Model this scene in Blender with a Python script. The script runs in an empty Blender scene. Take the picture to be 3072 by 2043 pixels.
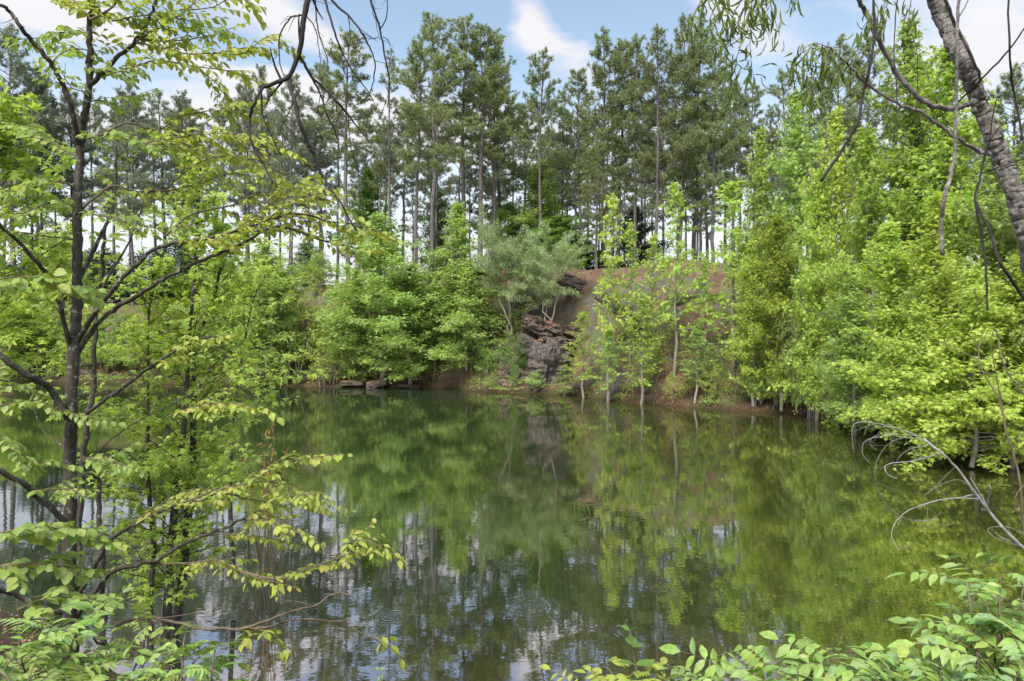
import bpy, math, random
import numpy as np
from mathutils import Vector, noise as mnoise

C = bpy.context.scene.collection
SC = bpy.context.scene
F = 2048.0                       # focal length in photo pixels (photo 3072 wide)
EYE = 3.2                        # camera height above the water
CX, CY = 1536.0, 1021.0

# ------------------------------------------------------------------ camera
cam_data = bpy.data.cameras.new('camera')
cam = bpy.data.objects.new('camera', cam_data)
C.objects.link(cam)
cam.location = (0, 0, EYE)
cam.rotation_euler = (math.radians(90), 0, 0)
cam_data.sensor_width = 36.0
cam_data.lens = 24.0
cam_data.clip_start = 0.05
cam_data.clip_end = 5000.0
SC.camera = cam

# ------------------------------------------------------------------ light
SUN_EL, SUN_AZ = 52.0, 205.0     # azimuth clockwise from +Y (the view direction)
SUN_POWER, SKY_STRENGTH, EXPOSURE = 2.7, 0.10, 1.18
SC.view_settings.view_transform = 'Standard'
SC.view_settings.look = 'None'
SC.view_settings.gamma = 1.0
SC.view_settings.use_curve_mapping = False
SC.view_settings.exposure = EXPOSURE
sd = bpy.data.lights.new('sun', 'SUN')
sd.energy = SUN_POWER
sd.angle = math.radians(20.0)    # thin cloud in front of the sun
sd.color = (1.0, 0.96, 0.88)
sun = bpy.data.objects.new('sun', sd)
C.objects.link(sun)
a, e = math.radians(SUN_AZ), math.radians(SUN_EL)
sdir = Vector((math.sin(a) * math.cos(e), math.cos(a) * math.cos(e), math.sin(e)))
sun.rotation_euler = sdir.to_track_quat('Z', 'Y').to_euler()
sun.location = sdir * 60

# ------------------------------------------------------------------ node helper
class NT:
    def __init__(s, tree): s.t = tree; s.n = tree.nodes; s.l = tree.links
    def new(s, typ, **kw):
        nd = s.n.new(typ)
        for k, v in kw.items(): setattr(nd, k, v)
        return nd
    def put(s, sock, v):
        if v is None: return
        if isinstance(v, bpy.types.NodeSocket): s.l.new(v, sock)
        else: sock.default_value = v
    def m(s, op, a, b=None, c=None, clamp=False):
        nd = s.new('ShaderNodeMath', operation=op); nd.use_clamp = clamp
        s.put(nd.inputs[0], a); s.put(nd.inputs[1], b); s.put(nd.inputs[2], c)
        return nd.outputs[0]
    def vm(s, op, a, b=None, sc=None):
        nd = s.new('ShaderNodeVectorMath', operation=op)
        s.put(nd.inputs[0], a); s.put(nd.inputs[1], b)
        if sc is not None: s.put(nd.inputs['Scale'], sc)
        return nd.outputs[0]
    def noise(s, vec, scale, detail=4, rough=.5, dist=0, out='Fac'):
        nd = s.new('ShaderNodeTexNoise')
        if vec is not None: s.put(nd.inputs['Vector'], vec)
        nd.inputs['Scale'].default_value = scale; nd.inputs['Detail'].default_value = detail
        nd.inputs['Roughness'].default_value = rough; nd.inputs['Distortion'].default_value = dist
        return nd.outputs[out]
    def ramp(s, fac, stops, interp='LINEAR'):
        nd = s.new('ShaderNodeValToRGB'); r = nd.color_ramp; r.interpolation = interp
        while len(r.elements) < len(stops): r.elements.new(.5)
        for el, (p, c) in zip(r.elements, stops):
            el.position = p; el.color = (*c, 1) if len(c) == 3 else c
        s.put(nd.inputs[0], fac); return nd.outputs[0]
    def mix(s, fac, a, b, mode='MIX'):
        nd = s.new('ShaderNodeMix', data_type='RGBA', blend_type=mode)
        s.put(nd.inputs['Factor'], fac)
        s.put(nd.inputs[6], a if not isinstance(a, tuple) else (*a, 1))
        s.put(nd.inputs[7], b if not isinstance(b, tuple) else (*b, 1))
        return nd.outputs[2]
    def mapr(s, v, a, b, c=0, d=1):
        nd = s.new('ShaderNodeMapRange'); s.put(nd.inputs[0], v)
        for i, x in enumerate((a, b, c, d)): s.put(nd.inputs[i + 1], x)
        return nd.outputs[0]

# ------------------------------------------------------------------ sky
world = bpy.data.worlds.new('World')
SC.world = world
world.use_nodes = True
w = NT(world.node_tree)
w.n.clear()
sky = w.new('ShaderNodeTexSky', sky_type='NISHITA')
sky.sun_disc = False
sky.sun_elevation = math.radians(SUN_EL)
sky.sun_rotation = math.radians(SUN_AZ)
sky.air_density = 1.0; sky.dust_density = 0.6; sky.ozone_density = 1.5
tc = w.new('ShaderNodeTexCoord').outputs['Generated']
sx = w.new('ShaderNodeSeparateXYZ'); w.l.new(tc, sx.inputs[0])
X, Y, Z = sx.outputs
zp = w.m('ADD', w.m('MAXIMUM', Z, 0.0), 0.12)
cb = w.new('ShaderNodeCombineXYZ')
w.put(cb.inputs[0], w.m('DIVIDE', X, zp)); w.put(cb.inputs[1], w.m('DIVIDE', Y, zp))
plane = cb.outputs[0]
warp = w.noise(plane, 1.3, 3, .5, out='Color')
pl2 = w.vm('ADD', plane, w.vm('SCALE', w.vm('SUBTRACT', warp, (.5, .5, .5)), sc=.9))
mp = w.new('ShaderNodeMapping'); w.put(mp.inputs[0], pl2)
mp.inputs['Rotation'].default_value = (0, 0, math.radians(58)); mp.inputs['Scale'].default_value = (.35, 1.5, 1)
streak = w.noise(mp.outputs[0], 1.35, 7, .62)
puff = w.noise(pl2, 0.75, 6, .6)
# cirrus banks, as patches in the slope coordinates of the view direction
yy = w.m('MAXIMUM', Y, 0.08)
S_, E_ = w.m('DIVIDE', X, yy), w.m('DIVIDE', Z, yy)
wob = w.noise(plane, 2.2, 4, .6, out='Color')
wsep = w.new('ShaderNodeSeparateXYZ'); w.l.new(wob, wsep.inputs[0])
S_ = w.m('ADD', S_, w.m('MULTIPLY', w.m('SUBTRACT', wsep.outputs[0], .5), .16))
E_ = w.m('ADD', E_, w.m('MULTIPLY', w.m('SUBTRACT', wsep.outputs[1], .5), .10))
def bank(px, py, lx, ly, ang, amp):
    s0, e0 = (px - CX) / F, (CY - py) / F
    ca, sa = math.cos(math.radians(ang)), math.sin(math.radians(ang))
    ds, de = w.m('SUBTRACT', S_, s0), w.m('SUBTRACT', E_, e0)
    u = w.m('ADD', w.m('MULTIPLY', ds, ca), w.m('MULTIPLY', de, sa))
    v = w.m('SUBTRACT', w.m('MULTIPLY', de, ca), w.m('MULTIPLY', ds, sa))
    q = w.m('ADD', w.m('POWER', w.m('ABSOLUTE', w.m('DIVIDE', u, lx / F)), 2),
            w.m('POWER', w.m('ABSOLUTE', w.m('DIVIDE', v, ly / F)), 2))
    return w.m('MULTIPLY', w.m('EXPONENT', w.m('MULTIPLY', q, -1)), amp)
BANKS = [(1600, 90, 60, 130, 10, .9), (1680, 160, 150, 45, -38, .9), (900, 60, 420, 60, -26, 1.0),
         (180, 40, 300, 75, -8, 1.3), (680, 190, 420, 42, -16, 1.3), (1000, 330, 500, 60, -8, 1.0), (2250, 60, 230, 90, -30, .8),
         (2900, 150, 260, 200, 10, 1.3), (300, 330, 700, 70, 0, .7), (1300, 430, 2500, 120, 0, .8)]
bs = None
for b in BANKS:
    g = bank(*b); bs = g if bs is None else w.m('ADD', bs, g)
holes = [(1330, 90, 300, 130, 0, .55), (1850, 60, 170, 110, 0, .6), (520, 60, 140, 50, -20, .4)]
for b in holes: bs = w.m('SUBTRACT', bs, bank(*b))
cl = w.m('ADD', w.m('MULTIPLY', streak, 1.1), w.m('MULTIPLY', puff, .5))
cl = w.m('ADD', w.m('ADD', cl, -.80), w.m('MULTIPLY', bs, .55))
# outside the view the sky keeps its own scatter of cloud
mask = w.mapr(cl, 0.10, 0.50, 0, 1)
low = w.mapr(Z, 0.06, 0.36, 1.0, 0.0)
mask = w.m('MAXIMUM', mask, low, clamp=True)
K = 1.0 / SKY_STRENGTH
tint = w.mix(w.noise(pl2, 1.1, 4, .6), (.45 * K, .445 * K, .455 * K), (.37 * K, .375 * K, .395 * K))
sk = w.mix(1.0, sky.outputs[0], (1.48, 1.28, 1.06), 'MULTIPLY')
col = w.mix(mask, sk, tint)
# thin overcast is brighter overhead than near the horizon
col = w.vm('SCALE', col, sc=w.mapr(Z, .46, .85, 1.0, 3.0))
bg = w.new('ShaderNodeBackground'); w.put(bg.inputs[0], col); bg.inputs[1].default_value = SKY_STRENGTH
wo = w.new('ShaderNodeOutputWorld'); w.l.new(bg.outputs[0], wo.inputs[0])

# ------------------------------------------------------------------ scene helpers
def tag(o, label=None, cat=None, group=None, kind=None):
    if label: o['label'] = label
    if cat: o['category'] = cat
    if group: o['group'] = group
    if kind: o['kind'] = kind
    return o
def empty(name, loc, rz=0.0, **kw):
    o = bpy.data.objects.new(name, None); o.empty_display_size = .2
    C.objects.link(o); o.location = loc; o.rotation_euler = (0, 0, rz)
    return tag(o, **kw)
def copy_tree(o, parent=None):
    c = o.copy(); C.objects.link(c)
    if parent is not None: c.parent = parent
    for ch in o.children: copy_tree(ch, c)
    return c
def P(px, py, D):
    """world point seen at photo pixel (px, py) at depth D in front of the camera"""
    return np.array(((px - CX) / F * D, D, EYE + (CY - py) / F * D))

class MB:
    def __init__(s): s.v = []; s.f = {}; s.n = 0
    def add(s, V, *Fs):
        V = np.asarray(V, float).reshape(-1, 3)
        for f in Fs:
            f = np.asarray(f, np.int64); s.f.setdefault(f.shape[1], []).append(f + s.n)
        s.v.append(V); s.n += len(V)
    def build(s, name, mat, parent=None, smooth=False, origin=None):
        me = bpy.data.meshes.new(name)
        V = np.concatenate(s.v) if s.v else np.zeros((0, 3))
        if origin is not None: V = V - np.asarray(origin)
        me.vertices.add(len(V)); me.vertices.foreach_set('co', V.astype(np.float32).ravel())
        loops, starts, p = [], [], 0
        for k, fl in s.f.items():
            f = np.concatenate(fl); loops.append(f.ravel())
            starts.append(p + np.arange(len(f)) * k); p += f.size
        if loops:
            loops = np.concatenate(loops).astype(np.int32); starts = np.concatenate(starts).astype(np.int32)
            me.loops.add(len(loops)); me.loops.foreach_set('vertex_index', loops)
            me.polygons.add(len(starts)); me.polygons.foreach_set('loop_start', starts)
            me.polygons.foreach_set('use_smooth', np.full(len(starts), smooth))
        me.update(calc_edges=True)
        me.materials.append(mat)
        o = bpy.data.objects.new(name, me); C.objects.link(o)
        if parent is not None: o.parent = parent
        elif origin is not None: o.location = tuple(origin)
        return o
    def tube(s, pts, rad, sides=6, lump=0.0, rng=None, nz=None):
        pts = np.asarray(pts, float); n = len(pts)
        rad = np.interp(np.linspace(0, 1, n), np.linspace(0, 1, len(rad)), rad) if np.ndim(rad) else np.full(n, rad)
        t = np.gradient(pts, axis=0); t /= np.linalg.norm(t, axis=1)[:, None] + 1e-9
        md = np.abs(t.mean(0)); ref = np.eye(3)[int(np.argmin(md))]
        u = np.cross(t, ref); u /= np.linalg.norm(u, axis=1)[:, None] + 1e-9
        v = np.cross(t, u)
        an = np.arange(sides) / sides * 2 * math.pi
        r = rad[:, None] * np.ones(sides)[None]
        if lump and rng is not None: r = r * (1 + rng.normal(0, lump, r.shape))
        V = pts[:, None] + r[..., None] * (np.cos(an)[None, :, None] * u[:, None] + np.sin(an)[None, :, None] * v[:, None])
        if nz:
            c0 = pts[:, None] + 0 * V
            k = np.array([[1 + nz * mnoise.noise(Vector(q) * 9) + nz * .8 * mnoise.noise(Vector((q[0] * 34, q[1] * 34, q[2] * 12))) + nz * .5 * mnoise.noise(Vector(q) * 70) for q in row] for row in V])
            V = c0 + (V - c0) * k[..., None]
        i = np.arange(n - 1)[:, None] * sides; j = np.arange(sides)[None]; j2 = (j + 1) % sides
        q = np.stack([i + j, i + j2, i + sides + j2, i + sides + j], -1).reshape(-1, 4)
        s.add(V.reshape(-1, 3), q)
        if sides > 3:
            s.f.setdefault(sides, []).append((np.arange(sides)[None] + s.n - sides))

def nrm(a): return a / (np.linalg.norm(a, axis=-1, keepdims=True) + 1e-9)
def crom(pts, m=4):
    """smooth curve through the given points"""
    p = np.asarray(pts, float); p = np.vstack([2 * p[0] - p[1], p, 2 * p[-1] - p[-2]])
    out = []
    for i in range(1, len(p) - 2):
        for t in np.arange(m) / m:
            a, b, c, d = p[i - 1], p[i], p[i + 1], p[i + 2]
            out.append(.5 * ((2 * b) + (-a + c) * t + (2 * a - 5 * b + 4 * c - d) * t * t + (-a + 3 * b - 3 * c + d) * t ** 3))
    out.append(p[-2]); return np.array(out)

# leaf outlines: x across, y along (length 1), z along the blade's normal
T_DIAM = (np.array([(0, 0, 0), (-.33, .45, .07), (.33, .45, .07), (0, 1, -.10)]), [np.array([(0, 2, 3), (0, 3, 1)])])
def _ov(wd, droop=.16):
    m = [(0, 0, 0), (0, .3, .0), (0, .65, -.03), (0, 1, -droop)]
    l = [(-.9 * wd, .25, .05), (-wd, .55, .03), (-.45 * wd, .84, -.05)]
    r = [(-a, b, c) for a, b, c in l]
    return (np.array(m + l + r, float), [np.array([(0, 1, 4), (1, 0, 7)]),
            np.array([(1, 2, 5, 4), (2, 3, 6, 5), (2, 1, 7, 8), (3, 2, 8, 9)])])
T_OVATE = _ov(.29); T_WIDE = _ov(.36, .1); T_LANCE = _ov(.085, .3); T_LEAFLET = _ov(.21, .14)
_st = [(0, 0, 0), (-.47, .10, -.12), (-.20, .30, 0), (-.52, .62, -.14), (-.15, .56, 0), (0, 1, -.18),
       (.15, .56, 0), (.52, .62, -.14), (.20, .30, 0), (.47, .10, -.12), (0, .36, .05)]
T_STAR = (np.array(_st, float), [np.array([(10, i, (i + 1) % 10) for i in range(10)])])
T_NEEDLE = (np.array([(-.5, 0, 0), (.5, 0, 0), (0, 1, -.1)], float), [np.array([(0, 1, 2)])])

def leaves(mb, Pn, D, N, S, tpl, wx=None):
    """scatter one leaf outline: positions, tip directions, rough normals, lengths"""
    Pn, D = np.asarray(Pn, float), nrm(np.asarray(D, float)); S = np.asarray(S, float)
    x = nrm(np.cross(D, N)); z = np.cross(x, D)
    tv, tf = tpl; k = len(tv)
    wx = 1.0 if wx is None else wx
    V = Pn[:, None] + S[:, None, None] * (tv[None, :, 0:1] * wx * x[:, None] + tv[None, :, 1:2] * D[:, None] + tv[None, :, 2:3] * z[:, None])
    off = (np.arange(len(Pn)) * k)[:, None, None]
    mb.add(V.reshape(-1, 3), *[(f[None] + off).reshape(-1, f.shape[1]) for f in tf])

def rnd_sphere(g, n): return nrm(g.normal(size=(n, 3)))

# ------------------------------------------------------------------ materials
def new_mat(name):
    m = bpy.data.materials.new(name); m.use_nodes = True
    t = NT(m.node_tree); t.n.clear(); return m, t
def leaf_mat(name, cols, trans=.50, rough=.55, tree_var=.35, spec=.22, tcol=(1.15, 1.15, .6), mottle=0):
    m, t = new_mat(name)
    g = t.new('ShaderNodeNewGeometry'); oi = t.new('ShaderNodeObjectInfo')
    n = len(cols); c = t.ramp(g.outputs['Random Per Island'], [(i / max(1, n - 1), q) for i, q in enumerate(cols)])
    v = t.m('ADD', 1 - tree_var / 2, t.m('MULTIPLY', oi.outputs['Random'], tree_var))
    hs = t.new('ShaderNodeHueSaturation'); t.put(hs.inputs['Color'], c); t.put(hs.inputs['Value'], v)
    t.put(hs.inputs['Hue'], t.m('ADD', .5 - tree_var * .03, t.m('MULTIPLY', t.m('FRACT', t.m('MULTIPLY', oi.outputs['Random'], 7.31)), tree_var * .06)))
    c = hs.outputs[0]
    if mottle:
        po = t.new('ShaderNodeTexCoord').outputs['Object']
        c = t.mix(1.0, c, t.ramp(t.noise(po, mottle, 3, .7), [(.30, (.68, .70, .62)), (.5, (1, 1, 1)), (.72, (1.18, 1.12, 1.25))]), 'MULTIPLY')
    p = t.new('ShaderNodeBsdfPrincipled'); t.put(p.inputs['Base Color'], c)
    p.inputs['Roughness'].default_value = rough; p.inputs['Specular IOR Level'].default_value = spec
    tr = t.new('ShaderNodeBsdfTranslucent'); t.put(tr.inputs[0], t.mix(1.0, c, tcol, 'MULTIPLY'))
    mx = t.new('ShaderNodeMixShader'); mx.inputs[0].default_value = trans
    t.l.new(p.outputs[0], mx.inputs[1]); t.l.new(tr.outputs[0], mx.inputs[2])
    o = t.new('ShaderNodeOutputMaterial'); t.l.new(mx.outputs[0], o.inputs[0]); return m
def bark_mat(name, c1, c2, scale=14, bump=.4, lichen=None, stretch=.25):
    m, t = new_mat(name)
    tcn = t.new('ShaderNodeTexCoord').outputs['Object']
    mp = t.new('ShaderNodeMapping'); t.put(mp.inputs[0], tcn); mp.inputs['Scale'].default_value = (1, 1, stretch)
    f = t.noise(mp.outputs[0], scale, 6, .65)
    c = t.ramp(f, [(.3, c1), (.68, c2)])
    if lichen:
        l = t.mapr(t.noise(tcn, scale * .8, 5, .7), .56, .66)
        c = t.mix(l, c, lichen)
    p = t.new('ShaderNodeBsdfPrincipled'); t.put(p.inputs['Base Color'], c); p.inputs['Roughness'].default_value = .85
    p.inputs['Specular IOR Level'].default_value = .2
    b = t.new('ShaderNodeBump'); b.inputs['Strength'].default_value = bump; b.inputs['Distance'].default_value = .03
    t.put(b.inputs['Height'], f); t.l.new(b.outputs[0], p.inputs['Normal'])
    o = t.new('ShaderNodeOutputMaterial'); t.l.new(p.outputs[0], o.inputs[0]); return m

M_PINE = leaf_mat('pine_needles', [(.145, .19, .075), (.215, .265, .105), (.285, .335, .145)], trans=.28, tree_var=.35, rough=.5, tcol=(1, 1, .6))
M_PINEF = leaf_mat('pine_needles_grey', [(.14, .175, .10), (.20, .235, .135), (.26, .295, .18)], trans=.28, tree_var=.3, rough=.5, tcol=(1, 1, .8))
M_BRIGHT = leaf_mat('leaf_spring_yellow', [(.23, .35, .055), (.32, .43, .07), (.43, .51, .11), (.28, .42, .085)])
M_GREEN = leaf_mat('leaf_spring_green', [(.19, .30, .075), (.28, .40, .10), (.38, .49, .15)])
M_YEL = leaf_mat('leaf_yellow', [(.28, .34, .05), (.36, .40, .06), (.22, .31, .05)])
M_DEEP = leaf_mat('leaf_deep_green', [(.08, .16, .035), (.12, .23, .05), (.17, .30, .07)])
M_GREY = leaf_mat('leaf_grey_green', [(.18, .26, .11), (.25, .34, .15), (.33, .42, .21)], trans=.3)
M_WILLOW = leaf_mat('leaf_willow', [(.15, .21, .04), (.20, .27, .06), (.27, .32, .09)], trans=.3)
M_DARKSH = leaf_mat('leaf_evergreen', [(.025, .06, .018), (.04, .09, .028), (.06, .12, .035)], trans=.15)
B_PINE = bark_mat('bark_pine', (.050, .044, .040), (.17, .15, .138), 9, .8)
B_GREY = bark_mat('bark_grey', (.10, .085, .065), (.27, .24, .20), 18, .4)
B_DARK = bark_mat('bark_dark', (.026, .021, .016), (.075, .064, .050), 30, .5, lichen=(.22, .22, .17))
# ================================================================== ground and water
TU = [-3000, -600, 0, 400, 700, 1000, 1300, 1500, 1700, 1850, 2000, 2200, 2400, 2600, 2850, 3072, 3500, 5000, 9000]
TS = [40, 52, 52.8, 51, 49, 47, 45.5, 42, 40.5, 36, 33.5, 31, 29, 25, 19.5, 17, 14.5, 8.5, 4]
TR = [52, 64, 63, 62, 58, 56, 54, 52, 49.5, 45, 42, 41, 40, 37, 33, 30, 27, 20, 14]
TZ = [6.5, 6.8, 6.7, 6.4, 7.0, 7.6, 8.4, 8.7, 8.2, 8.0, 8.0, 7.4, 6.6, 6.2, 5.4, 5.2, 5, 4.5, 4]
NX = [-40, -14, -9, -5.5, -3.6, -1.5, .5, 2, 3.5, 5, 8, 12, 15]
NY = [10, 9, 8.6, 8.0, 6.3, 5.2, 4.6, 4.6, 5.0, 5.2, 5.8, 7, 10]
def fbm(x, y, s, o=3, z=0.0):
    v, a = 0.0, 1.0
    for _ in range(o):
        v += a * mnoise.noise(Vector((x * s, y * s, z))); s *= 2.1; a *= .5
    return v
def ground_z(x, y):
    yy = max(y, 1.0); u = min(9000, max(-3000, x / yy * F + CX))
    ds, dr, zr = np.interp(u, TU, TS), np.interp(u, TU, TR), np.interp(u, TU, TZ)
    ds += .5 * fbm(x, y, .25) + .2 * fbm(x, y, 1.1, 2)
    if yy < ds: zf = -min(2.0, (ds - yy) * .5) - .03
    elif yy < dr:
        t = (yy - ds) / (dr - ds)
        zf = zr * (.30 * t + .70 * t * t * (3 - 2 * t)) + .12 * min(1, (yy - ds) * 2)
        st = fbm(x * .6 + zf, y * .4, .5, 3, 3.3)
        zf += (.60 * fbm(x, y, .28) + .50 * st + .16 * fbm(x, y, 1.6, 2)) * min(1, t * 3) * min(1, (1 - t) * 3 + .35)
    else:
        zf = max(3.6, zr - .05 * (yy - dr)) + .20 * fbm(x, y, .2)
    yn = np.interp(x, NX, NY) + .35 * fbm(x, y, .7)
    zn = min(1.75, (yn - y) * .42) + .07 * fbm(x, y, 1.8)
    if zn < -.2: zn = -.2 + (zn + .2) * 1.2
    return float(max(zf, zn, -2.2))
def axis(a, b, st, far):
    core = np.arange(a, b, st); o = []; d = st
    while (o[-1] if o else 0) < far: d *= 1.45; o.append((o[-1] if o else 0) + d)
    o = np.array(o); return np.concatenate([(a - o)[::-1], core, core[-1] + o])
gx, gy = axis(-48, 30, .33, 1500), axis(-3, 74, .33, 1500)
GV = np.array([(x, y, ground_z(x, y)) for y in gy for x in gx])
nx, ny = len(gx), len(gy)
ii, jj = np.meshgrid(np.arange(ny - 1), np.arange(nx - 1), indexing='ij')
q0 = (ii * nx + jj).ravel()
gm, t = new_mat('leaf_litter_soil')
geo = t.new('ShaderNodeNewGeometry'); pos = geo.outputs['Position']
c = t.ramp(t.noise(pos, .9, 8, .7), [(.28, (.06, .036, .022)), (.45, (.115, .074, .050)), (.60, (.19, .120, .080)), (.75, (.28, .19, .125))])
fine = t.noise(pos, 22, 4, .8)
c = t.mix(.75, c, t.ramp(fine, [(.3, (.35, .32, .30)), (.7, (1.35, 1.3, 1.25))]), 'MULTIPLY')
sepn = t.new('ShaderNodeSeparateXYZ'); t.l.new(geo.outputs['Normal'], sepn.inputs[0])
steep = t.m('ADD', t.mapr(sepn.outputs[2], .86, .62), t.m('MULTIPLY', t.m('SUBTRACT', t.noise(pos, .8, 5, .7), .52), 3.2), clamp=True)
steep = t.mapr(steep, .90, 1.0)
rock = t.ramp(t.noise(pos, 3.5, 8, .75), [(.3, (.04, .036, .032)), (.55, (.11, .095, .085)), (.75, (.19, .17, .15))])
c = t.mix(steep, c, rock)
moss = t.mapr(t.noise(pos, .45, 6, .75, .5), .50, .60)
c = t.mix(t.m('MULTIPLY', moss, .75), c, t.ramp(fine, [(.3, (.05, .09, .02)), (.7, (.13, .19, .05))]))
sz = t.new('ShaderNodeSeparateXYZ'); t.l.new(pos, sz.inputs[0])
wet = t.mapr(sz.outputs[2], .02, .75, .0, 1.0)
c = t.mix(1.0, c, t.mix(wet, (.42, .40, .38), (1, 1, 1)), 'MULTIPLY')
p = t.new('ShaderNodeBsdfPrincipled'); t.put(p.inputs['Base Color'], c); p.inputs['Roughness'].default_value = .95
p.inputs['Specular IOR Level'].default_value = .15
b = t.new('ShaderNodeBump'); b.inputs['Strength'].default_value = .9; b.inputs['Distance'].default_value = .12
t.put(b.inputs['Height'], t.m('ADD', t.noise(pos, 3.0, 8, .75), t.m('MULTIPLY', fine, .25)))
t.l.new(b.outputs[0], p.inputs['Normal'])
o = t.new('ShaderNodeOutputMaterial'); t.l.new(p.outputs[0], o.inputs[0])
M_SOIL = gm
g = MB(); g.add(GV, np.stack([q0, q0 + 1, q0 + nx + 1, q0 + nx], 1))
tag(g.build('ground', M_SOIL, smooth=True), kind='structure')

wm, t = new_mat('pond_water')
pos = t.new('ShaderNodeNewGeometry').outputs['Position']
sp = t.new('ShaderNodeSeparateXYZ'); t.l.new(pos, sp.inputs[0])
murk = t.ramp(t.m('ADD', t.mapr(sp.outputs[0], -7, 7), t.m('MULTIPLY', t.m('SUBTRACT', t.noise(pos, .13, 3, .5), .5), .8)),
              [(.2, (.016, .029, .010)), (.45, (.018, .032, .009)), (.75, (.023, .032, .008)), (1, (.028, .033, .008))])
shal = t.mapr(t.m('ADD', sp.outputs[1], t.m('MULTIPLY', t.noise(pos, .7, 4, .6), 2)), 9.5, 6.5)
murk = t.mix(t.m('MULTIPLY', shal, .8), murk, (.045, .033, .012))
dif = t.new('ShaderNodeBsdfDiffuse'); t.put(dif.inputs[0], murk)
gl = t.new('ShaderNodeBsdfGlossy'); gl.inputs['Roughness'].default_value = .012; gl.inputs[0].default_value = (.98, .91, .96, 1)
fr = t.new('ShaderNodeFresnel'); fr.inputs['IOR'].default_value = 2.0
mpa = t.new('ShaderNodeMapping'); t.put(mpa.inputs[0], pos); mpa.inputs['Scale'].default_value = (.8, 1.6, 1)
n1 = t.noise(mpa.outputs[0], 3.2, 3, .55); n2 = t.noise(mpa.outputs[0], 11.0, 2, .5, .4)
gust = t.mapr(t.noise(pos, .30, 3, .6), .42, .68, .15, 1.0)
h = t.m('ADD', t.m('MULTIPLY', n1, .5), t.m('MULTIPLY', t.m('MULTIPLY', n2, gust), .22))
bp = t.new('ShaderNodeBump'); bp.inputs['Strength'].default_value = .09; bp.inputs['Distance'].default_value = .02
# rain or insect rings on the surface
ring = None
for (rx, ry, rr) in ((.20, 8.2, .28), (-.05, 9.7, .2), (1.9, 8.8, .25), (.9, 10.2, .18), (-1.4, 7.9, .25), (-.9, 12.5, .3), (1.3, 7.5, .2), (2.6, 11, .2)):
    dx, dy = t.m('SUBTRACT', sp.outputs[0], rx), t.m('SUBTRACT', sp.outputs[1], ry)
    d = t.m('SQRT', t.m('ADD', t.m('MULTIPLY', dx, dx), t.m('MULTIPLY', dy, dy)))
    wv = t.m('MULTIPLY', t.m('SINE', t.m('MULTIPLY', d, 95.0)), t.mapr(d, rr * 1.1, rr * .35, 0, .16))
    ring = wv if ring is None else t.m('ADD', ring, wv)
t.put(bp.inputs['Height'], t.m('ADD', h, ring))
t.l.new(bp.outputs[0], gl.inputs['Normal'])
fac = t.m('ADD', t.m('MULTIPLY', fr.outputs[0], .08), .51, clamp=True)
mx = t.new('ShaderNodeMixShader'); t.put(mx.inputs[0], fac); t.l.new(dif.outputs[0], mx.inputs[1]); t.l.new(gl.outputs[0], mx.inputs[2])
o = t.new('ShaderNodeOutputMaterial'); t.l.new(mx.outputs[0], o.inputs[0])
wmb = MB(); wx, wy = np.linspace(-110, 40, 31), np.linspace(1, 76, 16)
wv = np.array([(x, y, 0) for y in wy for x in wx]); i2, j2 = np.meshgrid(np.arange(15), np.arange(30), indexing='ij'); q = (i2 * 31 + j2).ravel()
wmb.add(wv, np.stack([q, q + 1, q + 32, q + 31], 1))
tag(wmb.build('water', wm), kind='structure')

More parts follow.
